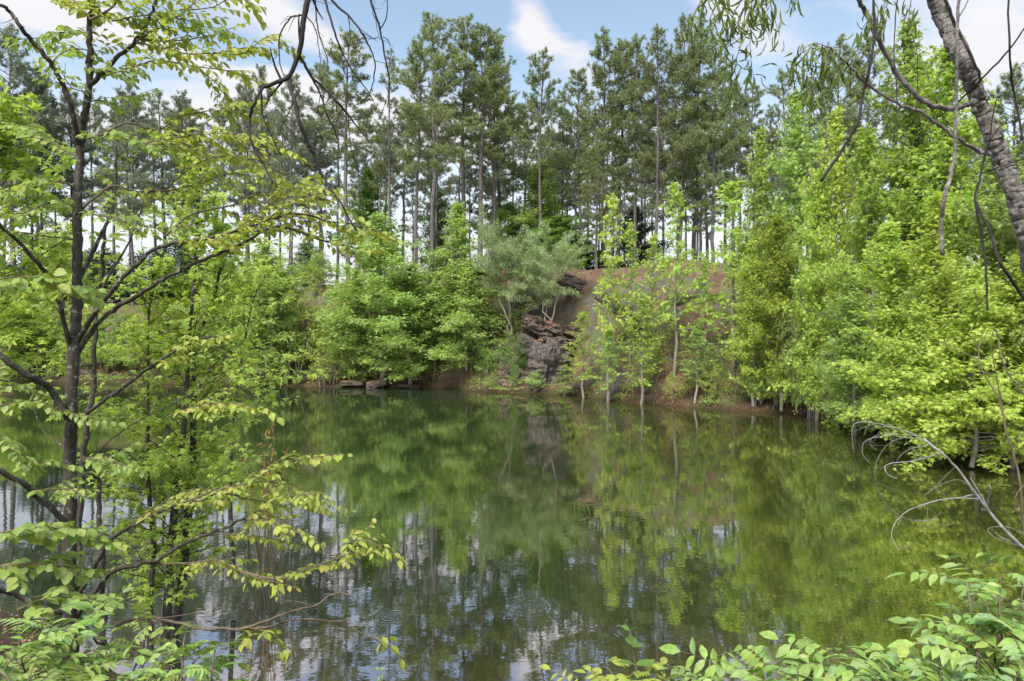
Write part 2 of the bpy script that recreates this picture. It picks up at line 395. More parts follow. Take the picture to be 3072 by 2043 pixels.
# ================================================================== tree builders
def build_pine(seed, H=20.0, cb=.45, R=2.4, nb=46, dens=1.0, needles=M_PINE):
    g = np.random.default_rng(seed)
    tk, lb, cr = MB(), MB(), MB()
    n = 16; tt = np.linspace(0, 1, n)
    off = np.cumsum(g.normal(0, .055, (n, 2)), 0); off -= off[0]
    tr = np.column_stack([off, tt * H])
    r0 = .0068 * H + .01
    tk.tube(tr, [r0 * 1.25, r0, r0 * .8, r0 * .5, .03], 8, .04, g)
    at = lambda s: np.array([np.interp(s, tt, tr[:, k]) for k in range(3)])
    TP, TD = [], []
    def twig(p0, d0, L, r, depth):
        m = 5; d = d0.copy(); p = [p0]
        for k in range(m - 1):
            d = nrm(d + g.normal(0, .16, 3) + np.array([0, 0, .10 if depth else .06])); p.append(p[-1] + d * L / (m - 1))
        p = np.array(p); lb.tube(p, [r, r * .35], 4 if depth == 0 else 3)
        if depth == 0:
            ns = max(2, int(L * 4.2))
            for k in range(ns):
                s = .30 + .70 * (k + g.random()) / ns
                q = np.array([np.interp(s, np.linspace(0, 1, m), p[:, c]) for c in range(3)])
                side = np.cross(d0, (0, 0, 1)) * (1 if k % 2 else -1)
                twig(q, nrm(d0 * .6 + side * g.uniform(.4, 1) + g.normal(0, .25, 3) + np.array([0, 0, .15])), L * g.uniform(.2, .42) * (1.25 - s * .5), r * .4, 1)
        else:
            for s in np.arange(.30, 1.01, .15 / max(L, .25) ** .5 / dens ** .5):
                q = np.array([np.interp(s, np.linspace(0, 1, m), p[:, c]) for c in range(3)])
                TP.append(q + g.normal(0, .06, 3)); TD.append(nrm(d + g.normal(0, .35, 3) + np.array([0, 0, .35])))
    az = g.uniform(0, 6.28)
    for i in range(nb):
        s = cb + (1 - cb) * ((i + g.random()) / nb) ** .9; s = min(s, .985)
        az += 2.4 + g.normal(0, .5); tc_ = (s - cb) / (1 - cb)
        L = R * (min(1, .45 + tc_ * 2.2) * (1 - tc_ ** 2.0) ** .6 + .10) * g.uniform(.55, 1.15)
        el = math.radians(5 + 50 * tc_ ** 1.5 + g.normal(0, 9))
        d = np.array([math.cos(az) * math.cos(el), math.sin(az) * math.cos(el), math.sin(el)])
        twig(at(s), d, L, .012 + .018 * L / 2, 0)
    for i in range(12):   # dead stubs under the crown
        s = g.uniform(cb * .45, cb * 1.05); a_ = g.uniform(0, 6.28); L = g.uniform(.2, 1.3)
        d = np.array([math.cos(a_), math.sin(a_), g.uniform(-.2, .4)]); p0 = at(s)
        lb.tube(np.array([p0, p0 + d * L * .5, p0 + d * L + g.normal(0, .1, 3)]), [.022, .006], 3)
    TP.append(tr[-1]); TD.append(np.array([0, 0, 1.]))
    TP, TD = np.array(TP), np.array(TD); nn = 19
    c = np.repeat(TP, nn, 0); d = np.repeat(TD, nn, 0)
    sc = np.repeat(g.uniform(.20, .36, len(TP)), nn)
    dd = nrm(d * .55 + rnd_sphere(g, len(c)))
    leaves(cr, c, dd, rnd_sphere(g, len(c)), sc * g.uniform(.7, 1.1, len(c)), T_NEEDLE, wx=.13)
    return tk, lb, cr, len(TP)

def build_decid(seed, H, R, h0=.12, nb=34, prof=None, up=38, leaf=.15, tpl=T_STAR, per=5, step=.26, tw=.42, droop=.55, rt=None, stems=1, clump=.13, wig=.05, path=None, irr=.35):
    """broadleaf: stems, limbs, twigs, and rosettes of leaves along the twigs"""
    g = np.random.default_rng(seed); tk, lb, cr = MB(), MB(), MB()
    prof = prof or (lambda t: (1 - t) ** .75 * min(1, .55 + t * 3))
    RP, RD = [], []
    for st in range(stems):
        n = 12; tt = np.linspace(0, 1, n); Hs = H * (1 if st == 0 else g.uniform(.65, .95))
        off = np.cumsum(g.normal(0, wig, (n, 2)), 0); off -= off[0]
        if stems > 1: off += np.outer(tt, g.normal(0, R * .28, 2)) + g.normal(0, .12, 2)
        tr = np.column_stack([off, tt * Hs])
        if path is not None: tr = crom(path, 3); n = len(tr); tt = np.linspace(0, 1, n)
        r0 = (rt or (.008 * Hs + .012)) * (1 if stems == 1 else .75)
        tk.tube(tr, [r0 * 1.3, r0, r0 * .7, r0 * .35, .008], 7, .05, g)
        az = g.uniform(0, 6.28)
        for i in range(nb // stems):
            s = min(.97, h0 + (1 - h0) * ((i + g.random()) / (nb // stems))); t_ = (s - h0) / (1 - h0)
            az += 2.4 + g.normal(0, .6)
            lob = 1 + irr * mnoise.noise(Vector((math.cos(az) * 1.3, math.sin(az) * 1.3, s * H * .55 + seed))) * 2.2
            L = max(.25, R * prof(t_) * g.uniform(.6, 1.25) * lob * (1 if stems == 1 else .8))
            el = math.radians(up + 25 * t_ + g.normal(0, 10))
            d0 = np.array([math.cos(az) * math.cos(el), math.sin(az) * math.cos(el), math.sin(el)])
            m = 6; p = [np.array([np.interp(s, tt, tr[:, k]) for k in range(3)])]; d = d0.copy()
            for k in range(m - 1):
                d = nrm(d + g.normal(0, .10, 3) - np.array([0, 0, .10])); p.append(p[-1] + d * L / (m - 1))
            p = np.array(p); rb = max(.004 if path is not None else .006, r0 * (.2 if path is not None else .34) * (1 - .6 * t_))
            lb.tube(p, [rb, rb * .25], 4)
            nt = max(2, int(L / step))
            for k in range(nt + 1):
                q_ = .22 + .78 * k / nt if k < nt else 1.0
                b0 = np.array([np.interp(q_, np.linspace(0, 1, m), p[:, c]) for c in range(3)])
                side = nrm(np.cross(d0, (0, 0, 1))) * (1 if k % 2 else -1)
                td = nrm(d0 * .7 + side * g.uniform(.3, 1.0) * (k < nt) + g.normal(0, .22, 3))
                tl = max(.12, tw * L ** .5 * g.uniform(.5, 1.1) * (1.1 - .5 * q_))
                e1 = b0 + td * tl * .5; e2 = e1 + nrm(td - np.array([0, 0, .3])) * tl * .5
                lb.tube(np.array([b0, e1, e2]), [rb * .3 + .002, .003], 3)
                for f_ in np.arange(.35, 1.05, max(.16, leaf * 1.15 / tl)):
                    RP.append(b0 + (e1 - b0) * min(1, f_ * 2) + (e2 - e1) * max(0, f_ * 2 - 1)); RD.append(td)
    RP, RD = np.array(RP), np.array(RD)
    c = np.repeat(RP, per, 0); d = np.repeat(RD, per, 0); N = len(c)
    rs = rnd_sphere(g, N); rs[:, 2] *= .8
    dd = nrm(d * .45 + rs * .95 - np.array([0, 0, droop]) * g.uniform(.3, 1.3, (N, 1)))
    nr = nrm(np.array([0, 0, 1.0]) + .55 * rnd_sphere(g, N) + .25 * d)
    leaves(cr, c + rs * clump * g.uniform(0, 1, (N, 1)), dd, nr, leaf * g.uniform(.6, 1.15, N), tpl)
    print('leaves', seed, N)
    return tk, lb, cr, N

def merge(a_, b_):
    for kf, fl in b_.f.items(): a_.f.setdefault(kf, []).extend([f + a_.n for f in fl])
    a_.v += b_.v; a_.n += b_.n
PROTO = {}
def make_proto(key, kind, mats, fn, **kw):
    tk, lb, cr, n = fn(**kw)
    merge(tk, lb)
    PROTO[key] = (kind, [('trunk', tk, mats[0], True), ('crown', cr, mats[1], False)], {})
def place(key, name, x, y, scale, label, cat, group=None, rz=None, z=None, sxy=None, leafmat=None, lean=(0, 0)):
    kind, parts, cache = PROTO[key]
    root = empty(name, (x, y, (ground_z(x, y) - .08) if z is None else z), label=label, cat=cat, group=group)
    root.rotation_euler = (lean[0], lean[1], random.uniform(0, 6.28) if rz is None else rz)
    root.scale = (sxy or scale, sxy or scale, scale)
    for nm, mb, mat, sm in parts:
        ck = (nm, leafmat.name if (leafmat and nm == 'crown') else '')
        if ck not in cache:
            o = mb.build(nm, leafmat if (leafmat and nm == 'crown') else mat, root, sm); cache[ck] = o.data
        else:
            o = bpy.data.objects.new(nm, cache[ck]); C.objects.link(o); o.parent = root
    return root
def XY(px, D): return ((px - CX) / F * D, D)
# ================================================================== the far wood
random.seed(4)
for k in range(5):
    make_proto('pine%d' % k, 'pine', (B_PINE, M_PINE), build_pine, seed=10 + k, H=20, cb=[.40, .47, .34, .52, .42][k],
               R=[3.0, 2.6, 3.3, 2.4, 2.9][k], nb=[56, 48, 60, 44, 54][k])
make_proto('pine_full', 'pine', (B_PINE, M_PINE), build_pine, seed=31, H=20, cb=.24, R=3.3, nb=64, dens=.95)
make_proto('pine_full2', 'pine', (B_PINE, M_PINE), build_pine, seed=37, H=20, cb=.30, R=2.9, nb=56, dens=.9)
make_proto('pine_thin', 'pine', (B_PINE, M_PINEF), build_pine, seed=41, H=20, cb=.5, R=1.9, nb=30, dens=.75)
make_proto('pine_thin2', 'pine', (B_PINE, M_PINEF), build_pine, seed=43, H=20, cb=.38, R=2.3, nb=40, dens=.8)

K = 3072 / 2358.0                # layout below is in the 2358-pixel-wide view of the photo
def pine(px, top, D, key, label, group=None, wid=1.0, lm=None, lean=(0, 0)):
    x, y = XY(px * K, D); z = ground_z(x, y)
    H = EYE + (CY - top * K) / F * D - z
    s = H / 20.0
    return place(key, 'pine_tree', x, y, s, label, 'pine tree', group, sxy=s * wid, leafmat=lm, lean=lean)

PINES = [
 (28, 78, 60, 'pine2', 'dark pine with a broad crown at the left edge of the far wood', 1.1),
 (98, 165, 63, 'pine_full2', 'bushy grey green pine beside the leftmost tall pine', .9),
 (170, 215, 66, 'pine4', 'tall grey green pine rising behind the left foreground trunk', 1.0),
 (300, 205, 67, 'pine2', 'dull green pine seen through the branches of the slender left tree', 1.0),
 (420, 235, 70, 'pine1', 'pine with thin crown between the foreground tree and the gap of bright sky', 1.0),
 (612, 165, 60, 'pine0', 'pine at the left end of the tall group behind the dead hanging branch', .9),
 (668, 175, 58, 'pine4', 'pine directly behind the fork of the dead hanging branch', .9),
 (735, 150, 62, 'pine3', 'narrow pine behind the trailing twigs of the dead branch', 1.0),
 (803, 66, 56, 'pine1', 'lone high topped pine left of the tall central cluster', 1.15),
 (872, 285, 55, 'pine3', 'short thin pine standing in front of the gap left of the central cluster', .9),
 (902, 115, 54, 'pine_thin', 'pine with a bare slender trunk at the left side of the central cluster', .9),
 (958, 92, 54, 'pine0', 'tall pine with drooping lower limbs in the central cluster', 1.0),
 (1000, 40, 52, 'pine4', 'tallest left hand pine of the central cluster with its trunk leaning at the foot', 1.1),
 (1068, 33, 54, 'pine1', 'tallest pine of the central cluster with a pale straight trunk', 1.1),
 (1104, 56, 53, 'pine3', 'straight dark trunked pine just right of the tallest central pine', 1.25),
 (1137, 82, 55, 'pine0', 'pine on the right side of the central cluster with layered crown', 1.0),
 (1152, 150, 60, 'pine2', 'pine with a spreading lower crown at the right edge of the central cluster', 1.1),
 (1243, 115, 55, 'pine1', 'isolated pine with a conical top under the white wisp of cloud', 1.0),
 (1290, 265, 60, 'pine_thin', 'thin short pine right of the isolated conical pine', .9),
 (1335, 160, 57, 'pine4', 'pine with crooked bare limbs left of the dense pine mass', 1.0),
 (1388, 75, 54, 'pine0', 'tall pine with a two pointed top at the left of the dense pine mass', .95),
 (1420, 90, 55, 'pine3', 'pine close beside the two pointed pine with a straight trunk', 1.1),
 (1372, 330, 50, 'pine_full2', 'low spreading pine with brownish needles under the dense pine mass', 1.3),
 (1462, 95, 53, 'pine2', 'pine in the dense mass standing behind the broadest crown', 1.0),
 (1508, 70, 49, 'pine_full', 'broad dense pine filling the middle of the right hand pine mass', .95),
 (1562, 50, 50, 'pine_full', 'tallest pine of the right hand mass with a full rounded top', .9),
 (1598, 62, 52, 'pine4', 'tall pine right of the fullest crown, its top against blue sky', 1.1),
 (1640, 120, 49, 'pine_full2', 'pine with long low limbs at the right of the dense mass', 1.0),
 (1668, 255, 54, 'pine_thin2', 'smaller pine with open branches right of the dense mass', 1.0),
 (1703, 205, 58, 'pine_thin', 'slim pine left of the drooping willow leaves', 1.0),
 (1740, 195, 59, 'pine3', 'slim pine just behind the lowest drooping willow leaves', 1.0),
 (1812, 165, 56, 'pine_full2', 'pine behind the green maples under the hanging willow sprays', .8),
 (1862, 190, 60, 'pine4', 'pine peeping over the maples near the bent willow limb', .9),
 (1938, 100, 52, 'pine2', 'wide topped pine rising over the right hand maples', 1.0),
 (1985, 98, 53, 'pine0', 'twin of the wide topped pine above the right hand maples', 1.0),
 (2345, 165, 50, 'pine2', 'dark pine at the right edge beyond the leaning trunk', 1.0),
]
for i, (px, top, D, key, lab, wd) in enumerate(PINES):
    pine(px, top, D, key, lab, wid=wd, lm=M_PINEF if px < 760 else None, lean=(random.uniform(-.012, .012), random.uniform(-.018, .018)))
rr = random.Random(8)
FILL = [(-120, 330, 9, 'slender pine in the hazy back rows behind the left bank', 'back row pines on the left', 150, 290),
        (330, 780, 15, 'slender pine in the back rows behind the dead hanging branch', 'back row pines behind the dead branch', 190, 330),
        (800, 1200, 14, 'thin trunked pine in the back rows behind the central cluster', 'back row pines in the centre', 190, 370),
        (1200, 1700, 22, 'thin trunked pine in the back rows behind the dense pine mass', 'back row pines behind the dense mass', 180, 360),
        (1700, 2380, 13, 'thin trunked pine in the back rows behind the right hand maples', 'back row pines on the right', 220, 330)]
for (a_, b_, n, lab, grp, t0, t1) in FILL:
    for i in range(n):
        px = a_ + (b_ - a_) * (i + rr.random()) / n
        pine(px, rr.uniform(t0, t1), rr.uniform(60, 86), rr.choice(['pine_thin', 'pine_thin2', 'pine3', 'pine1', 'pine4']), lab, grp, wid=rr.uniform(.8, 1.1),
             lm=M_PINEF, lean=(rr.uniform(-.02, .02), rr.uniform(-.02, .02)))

# ------------------------------------------------------------------ broadleaf trees of the far bank
cone = lambda t: (1 - t) ** .8 * min(1, .6 + t * 3)
egg = lambda t: (1 - t ** 1.6) ** .75 * min(1, .6 + t * 2.2)
for k in range(3):
    make_proto('maple%d' % k, 'maple', (B_GREY, M_GREEN), build_decid, seed=50 + k, H=8, R=[2.3, 2.0, 2.6][k], h0=.06, nb=[105, 95, 110][k], prof=[egg, egg, egg][k], leaf=.15, step=.22, per=10, clump=.30)
make_proto('low_maple', 'maple', (B_GREY, M_GREEN), build_decid, seed=57, H=6, R=2.6, h0=.05, nb=100, prof=cone, up=12, leaf=.16, per=8, clump=.28, step=.22)
for k in range(3):
    make_proto('near_maple%d' % k, 'maple', (B_GREY, M_BRIGHT), build_decid, seed=60 + k, H=9, R=[2.3, 2.0, 2.7][k], h0=.06, nb=[120, 110, 125][k], prof=[egg, egg, egg][k], up=42, leaf=.185, step=.22, per=6, clump=.26)
for k in range(3):
    make_proto('sapling%d' % k, 'maple', (B_GREY, M_BRIGHT), build_decid, seed=70 + k, H=7, R=[1.3, 1.1, 1.5][k], h0=.22, nb=[40, 34, 40][k], prof=egg, up=30, leaf=.19, step=.31, per=7, tw=.36, clump=.2)
make_proto('umbrella0', 'tree', (B_GREY, M_GREY), build_decid, seed=80, H=4.6, R=2.7, h0=.42, nb=60, prof=lambda t: .45 + .55 * math.sin(min(1, t * 1.1) * 2.4), up=30, leaf=.085, tpl=T_DIAM, per=17, step=.18, stems=3, droop=.0, clump=.22, rt=.07, wig=.12)
make_proto('umbrella1', 'tree', (B_GREY, M_GREY), build_decid, seed=81, H=4.6, R=2.8, h0=.45, nb=60, prof=lambda t: .45 + .55 * math.sin(min(1, t * 1.1) * 2.4), up=28, leaf=.085, tpl=T_DIAM, per=17, step=.18, stems=3, droop=.0, clump=.22, rt=.07, wig=.14)
make_proto('bush0', 'shrub', (B_GREY, M_GREEN), build_decid, seed=90, H=2.4, R=1.4, h0=.08, nb=40, prof=egg, up=40, leaf=.10, tpl=T_DIAM, per=8, step=.24, stems=4, droop=.2)
make_proto('bush1', 'shrub', (B_GREY, M_YEL), build_decid, seed=91, H=2.6, R=1.3, h0=.10, nb=32, prof=egg, up=40, leaf=.11, tpl=T_DIAM, per=7, step=.3, stems=3, droop=.2)
make_proto('back0', 'tree', (B_GREY, M_DEEP), build_decid, seed=95, H=8, R=2.4, h0=.15, nb=90, prof=egg, up=30, leaf=.19, tpl=T_DIAM, per=16, step=.3, droop=.25, clump=.30)
make_proto('back1', 'tree', (B_GREY, M_DEEP), build_decid, seed=96, H=8, R=2.9, h0=.15, nb=90, prof=egg, up=22, leaf=.19, tpl=T_DIAM, per=16, step=.3, droop=.25, clump=.30)
make_proto('stem0', 'sapling', (B_GREY, M_GREEN), build_decid, seed=100, H=3, R=.75, h0=.35, nb=14, prof=egg, up=30, leaf=.11, tpl=T_STAR, per=5, step=.3, rt=.016)
make_proto('stem1', 'sapling', (B_GREY, M_YEL), build_decid, seed=101, H=3, R=.9, h0=.45, nb=12, prof=egg, up=20, leaf=.10, tpl=T_STAR, per=5, step=.35, rt=.014)
make_proto('bare0', 'sapling', (B_GREY, M_YEL), build_decid, seed=102, H=3, R=.5, h0=.5, nb=8, prof=egg, up=45, leaf=.07, tpl=T_DIAM, per=2, step=.5, rt=.013, wig=.08)
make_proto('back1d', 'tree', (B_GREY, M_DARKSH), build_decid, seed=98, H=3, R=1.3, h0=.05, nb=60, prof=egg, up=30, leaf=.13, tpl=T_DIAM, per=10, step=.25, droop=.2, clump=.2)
def build_willow(seed, H, R, **kw):
    g = np.random.default_rng(seed); tk, lb, cr = MB(), MB(), MB(); PP, DD = [], []
    for st in range(6):
        a_ = g.uniform(0, 6.28); b0 = np.array([math.cos(a_), math.sin(a_), 0]) * .25; Hs = H * g.uniform(.7, 1)
        tr = np.array([b0 + np.array([math.cos(a_), math.sin(a_), 0]) * R * .4 * t * t + np.array([0, 0, Hs * t]) + g.normal(0, .04, 3) for t in np.linspace(0, 1, 9)])
        tk.tube(tr, [.05, .035, .012], 6)
        for i in range(26):
            s = g.uniform(.18, 1); p = tr[0] + 0; p = np.array([np.interp(s, np.linspace(0, 1, 9), tr[:, k]) for k in range(3)])
            az = g.uniform(0, 6.28); d = nrm(np.array([math.cos(az), math.sin(az), .9])); L = R * g.uniform(.4, .9); q = [p]
            for k in range(8):
                q.append(q[-1] + d * L / 6); d = nrm(d + np.array([0, 0, -.26]) + g.normal(0, .07, 3))
            q = np.array(q); lb.tube(q, [.012, .003], 3)
            for k in range(1, 9):
                for r in range(7):
                    PP.append(q[k] + g.normal(0, .07, 3)); DD.append(nrm((q[k] - q[k - 1]) * 3 + g.normal(0, .35, 3) + np.array([0, 0, -.5])))
    PP, DD = np.array(PP), np.array(DD)
    leaves(cr, PP, DD, rnd_sphere(g, len(PP)), g.uniform(.10, .17, len(PP)), T_DIAM, wx=.42)
    return tk, lb, cr, len(PP)
make_proto('willow', 'willow', (B_GREY, M_WILLOW), build_willow, seed=5, H=4.5, R=2.2)

def tree(px, top, D, key, name, lab, cat, hw=None, group=None, lm=None, base=None):
    """px, top and half width hw in the 2358 view; the builder height and radius give the scales"""
    x, y = XY(px * K, D); z = max(ground_z(x, y) - .05, -.25)
    if base is not None: z = EYE + (CY - base * K) / F * D
    H = EYE + (CY - top * K) / F * D - z
    h0, r0 = {'maple': (8, 2.2), 'low_m': (6, 2.6), 'near_': (9, 2.2), 'sapli': (7, 1.35), 'umbre': (4.8, 2.7), 'bush0': (2.4, 1.4), 'bush1': (2.6, 1.3),
              'back0': (8, 2.4), 'back1': (8, 2.9), 'stem0': (3, .8), 'stem1': (3, .9), 'bare0': (3, .5), 'willo': (4.8, 2.4)}[key[:5]]
    s = H / h0; sx = s if hw is None else hw * K / F * D / r0 * (1.05 if key[:5] in ('sapli', 'umbre') else 1.22)
    return place(key, name, x, y, s, lab, cat, group, z=z, sxy=sx, leafmat=lm)
A = 'maple_tree'; MT = 'maple'
for (px, top, D, key, hw, lm, lab) in [
 (878, 500, 46.5, 'maple0', 112, None, 'large fresh green maple standing on the far bank left of centre'),
 (815, 620, 47, 'maple1', 70, None, 'maple on the left flank of the large fresh green maple'),
 (945, 610, 46, 'maple2', 90, None, 'maple with low branches between the large maple and the dense dark green one'),
 (1052, 470, 47, 'maple1', 85, None, 'tall pale green maple in front of the central pine trunks'),
 (1075, 600, 45.6, 'low_maple', 100, None, 'dense green maple whose lowest boughs spread over the water'),
 (602, 560, 49, 'maple2', 95, None, 'green maple behind the right hand foreground saplings'),
 (520, 600, 51, 'maple0', 90, None, 'green maple on the left bank behind the foreground saplings'),
 (380, 690, 53, 'maple1', 80, M_YEL, 'yellow green maple above the rocks of the left bank'),
 (60, 640, 54, 'maple2', 95, M_BRIGHT, 'yellow green maple at the far left of the bank'),
 (205, 720, 54, 'maple1', 70, None, 'low maple beside the bare earth slope on the left'),
 ]:
    tree(px, top, D, key, A, lab, MT, hw, lm=lm)
for (px, top, D, key, hw, lm, lab) in [
 (850, 395, 60, 'back0', 62, M_DEEP, 'deep green tree behind the top of the large maple'),
 (1010, 430, 64, 'back0', 50, M_DEEP, 'dark leafy tree among the central pine trunks'),
 (1168, 470, 58, 'back1', 85, M_GREEN, 'mid green tree behind the flat topped trees'),
 (1240, 372, 60, 'back0', 66, M_GREEN, 'light green tree with open crown below the isolated pine'),
 (1290, 500, 54, 'back1', 90, M_DEEP, 'dark rounded tree right behind the flat topped trees'),
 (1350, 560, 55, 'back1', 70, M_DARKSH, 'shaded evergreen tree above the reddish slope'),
 (712, 560, 62, 'back0', 60, M_GREY, 'greyish green tree behind the left flank of the maples'),
 (640, 620, 61, 'back1', 70, M_DEEP, 'dark green tree under the pines left of the maples'),
 (480, 600, 66, 'back1', 80, M_DEEP, 'dark green tree under the pines behind the slender left trunk'),
 (1100, 640, 53, 'back1', 90, M_DEEP, 'deep green tree filling the gap behind the two bank maples'),
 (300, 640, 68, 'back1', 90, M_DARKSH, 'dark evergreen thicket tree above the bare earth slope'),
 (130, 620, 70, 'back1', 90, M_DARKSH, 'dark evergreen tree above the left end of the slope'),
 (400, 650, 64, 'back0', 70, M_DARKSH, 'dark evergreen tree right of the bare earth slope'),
 (1400, 640, 57, 'back1', 60, M_DEEP, 'leafy understorey tree left of the pine trunks above the mound'),
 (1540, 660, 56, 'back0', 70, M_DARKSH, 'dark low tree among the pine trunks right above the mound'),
 (1640, 620, 57, 'back1', 60, M_GREEN, 'light green understorey tree right of the mound top'),
 (1720, 560, 56, 'back0', 60, M_GREEN, 'green tree behind the first yellow green maples of the right bank'),
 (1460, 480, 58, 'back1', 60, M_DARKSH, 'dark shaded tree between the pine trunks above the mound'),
 ]:
    tree(px, top, D, key, 'broadleaf_tree', lab, 'tree', hw, lm=lm)
tree(1180, 553, 45, 'umbrella0', 'flat_topped_tree', 'left hand grey green flat topped tree with fanning bare branches', 'tree', 90, base=770)
tree(1268, 575, 44, 'umbrella1', 'flat_topped_tree', 'right hand flat topped tree with pale forked trunk above the rock', 'tree', 86, base=775)
for (px, top, D, key, hw, lab) in [
 (690, 672, 49, 'bush1', 62, 'yellow flowering shrub on the bank left of the maples'),
 (655, 715, 48.5, 'bush0', 60, 'green shrub below the yellow shrub on the left bank'),
 (770, 700, 47.5, 'bush0', 60, 'shrub under the large fresh green maple'),
 (745, 760, 47, 'bush1', 45, 'yellow green shrub on the leafy slope under the large maple'),
 (600, 780, 49, 'bush0', 70, 'wide green shrub on the left bank by the water'),
 (1000, 700, 46.8, 'bush0', 50, 'shrub between two maples in the middle of the bank'),
 (1185, 765, 42.8, 'bush0', 42, 'dark green creeper shrub clinging to the left side of the rock outcrop'),
 (1235, 855, 41.4, 'bush0', 34, 'leafy shrub hanging over the water below the rock outcrop'),
 (1120, 800, 44.5, 'bush0', 40, 'small shrub beside the low spreading maple'),
 (1300, 560, 52, 'bush0', 60, 'bright round shrub behind the right hand flat topped tree'),
 (90, 790, 54, 'bush0', 70, 'green shrub on the left bank near the frame edge'),
 (330, 800, 53, 'bush0', 60, 'green shrub above the pale shore rocks on the left'),
 (440, 790, 52, 'bush1', 60, 'yellow green shrub by the shore behind the saplings'),
 ]:
    tree(px, top, D, key, 'bank_shrub', lab, 'shrub', hw, lm=M_DEEP if 'dark' in lab else None)
for (px, top, D, key, hw, lm, lab) in [
 (1402, 455, 36.5, 'sapling0', 60, None, 'young maple left of the reddish mound with tufted open branches'),
 (1450, 520, 37.5, 'sapling1', 50, None, 'young maple just left of the middle of the reddish mound'),
 (1552, 425, 35.0, 'sapling2', 62, None, 'tallest young maple standing in front of the reddish mound'),
 (1500, 545, 36, 'sapling0', 46, None, 'short young maple between the two taller ones before the mound'),
 (1625, 590, 34, 'sapling1', 55, None, 'slim young maple on the right side of the mound'),
 (1345, 720, 38.5, 'sapling2', 45, None, 'leaning young maple reaching over the slope beside the rock'),
 (1475, 690, 34.5, 'sapling2', 62, None, 'low bushy young maple by the water below the mound'),
 (1400, 760, 35.5, 'sapling1', 50, M_GREEN, 'small young maple by the roots at the waterline'),
 (1600, 760, 33, 'sapling0', 50, M_GREEN, 'small young maple with pale stem at the water below the mound'),
 (1300, 840, 39.5, 'sapling1', 40, M_GREEN, 'small maple shoot over the dark hollow at the waterline'),
 (1690, 420, 33.5, 'sapling2', 85, None, 'tall open maple right of the mound with many thin stems'),
 (1755, 300, 33, 'near_maple1', 72, None, 'yellow green maple rising to the sky right of the dense pines'),
 (1735, 560, 31, 'near_maple0', 62, None, 'maple with thin pale stems at the start of the right bank'),
 (1825, 220, 32, 'near_maple0', 82, M_GREEN, 'deeper green maple in the second rank of the right bank'),
 (1800, 500, 30, 'near_maple2', 75, M_YEL, 'bushy maple in the front rank above the drooping willow shrub'),
 (1880, 400, 27.5, 'near_maple0', 80, None, 'yellow green maple between the willow shrub and the tall right maples'),
 (1930, 255, 27, 'near_maple1', 86, None, 'cone shaped yellow green maple left of the tallest right maple'),
 (2010, 300, 24, 'near_maple2', 100, None, 'broad bright maple under the bent willow limb'),
 (2105, 60, 25, 'near_maple0', 130, M_GREEN, 'tallest maple of the right bank, green against the sky'),
 (2200, 110, 23, 'near_maple2', 130, None, 'tall maple behind the leaning willow trunk'),
 (2060, 520, 20.5, 'near_maple0', 110, None, 'bright maple in the front of the right bank with reddish new tips'),
 (2160, 450, 19, 'near_maple1', 120, None, 'bright maple below the broken hanging limb'),
 (2290, 330, 19, 'near_maple2', 130, M_GREEN, 'maple crossed by the leaning willow trunk'),
 (2330, 600, 17, 'near_maple0', 120, None, 'yellow green maple at the right edge above the water'),
 (1970, 640, 23, 'near_maple0', 80, M_GREEN, 'low maple where the right bank meets the willow shrub'),
 ]:
    tree(px, top, D, key, A, lab, MT, hw, lm=lm)
tree(2237, 620, 17.0, 'low_maple', A, 'low branched maple standing in the shallow water at the right', MT, 165, lm=M_BRIGHT, base=1075)
tree(2120, 700, 17.8, 'low_maple', A, 'maple with its lowest boughs almost touching the water at the right', MT, 120, lm=M_BRIGHT, base=1010)
tree(1870, 690, 28, 'willow', 'willow_shrub', 'drooping olive green willow shrub at the foot of the right bank', 'willow', 62)
tree(1935, 790, 26, 'willow', 'willow_shrub', 'smaller drooping willow shrub hanging over the right hand waterline', 'willow', 45)

make_proto('bush2', 'shrub', (B_GREY, M_BRIGHT), build_decid, seed=93, H=2.6, R=1.6, h0=.04, nb=44, prof=egg, up=20, leaf=.13, tpl=T_STAR, per=6, step=.24, stems=2, droop=.5)
# ------------------------------------------------------------------ understorey of the bank
def zone(u0, u1, n, lo, hi, keys, name, lab, cat, grp, hs, seed):
    g = random.Random(seed)
    for i in range(n):
        px = u0 + (u1 - u0) * (i + g.random()) / n; u = px * K
        ds, dr = np.interp(u, TU, TS), np.interp(u, TU, TR)
        D = ds + (dr - ds) * g.uniform(lo, hi); x, y = XY(u, D)
        z = ground_z(x, y)
        if z < .02: y += .8; x = x * (D + .8) / D; z = max(ground_z(x, y), .0)
        place(g.choice(keys), name, x, y, g.uniform(*hs) / 3.0, lab, cat, grp, z=z - .05)
zone(20, 560, 26, .04, .42, ['stem0', 'stem1', 'bush0'], 'young_sapling', 'small leafy sapling on the left bank behind the foreground trees', 'sapling', 'saplings on the left bank', (2.0, 4.0), 1)
zone(570, 1000, 44, .02, .6, ['stem0', 'stem1', 'stem0', 'bare0'], 'young_sapling', 'thin sapling on the leafy brown slope under the large maples', 'sapling', 'saplings under the large maples', (1.6, 4.2), 2)
zone(1000, 1220, 18, .02, .5, ['stem0', 'stem1', 'bare0'], 'young_sapling', 'thin sapling beside the low spreading maple', 'sapling', 'saplings beside the low maple', (1.3, 2.8), 3)
zone(1380, 1900, 34, .02, .42, ['stem0', 'stem1', 'bare0', 'bare0', 'stem1'], 'young_sapling', 'thin stemmed sapling at the foot of the reddish mound', 'sapling', 'saplings below the mound', (1.2, 2.8), 4)
zone(560, 1000, 26, .6, 1.0, ['bush0', 'stem0', 'bush1'], 'bank_shrub', 'low shrub along the top of the bank behind the maples', 'shrub', 'shrubs along the bank top', (2.0, 3.8), 5)
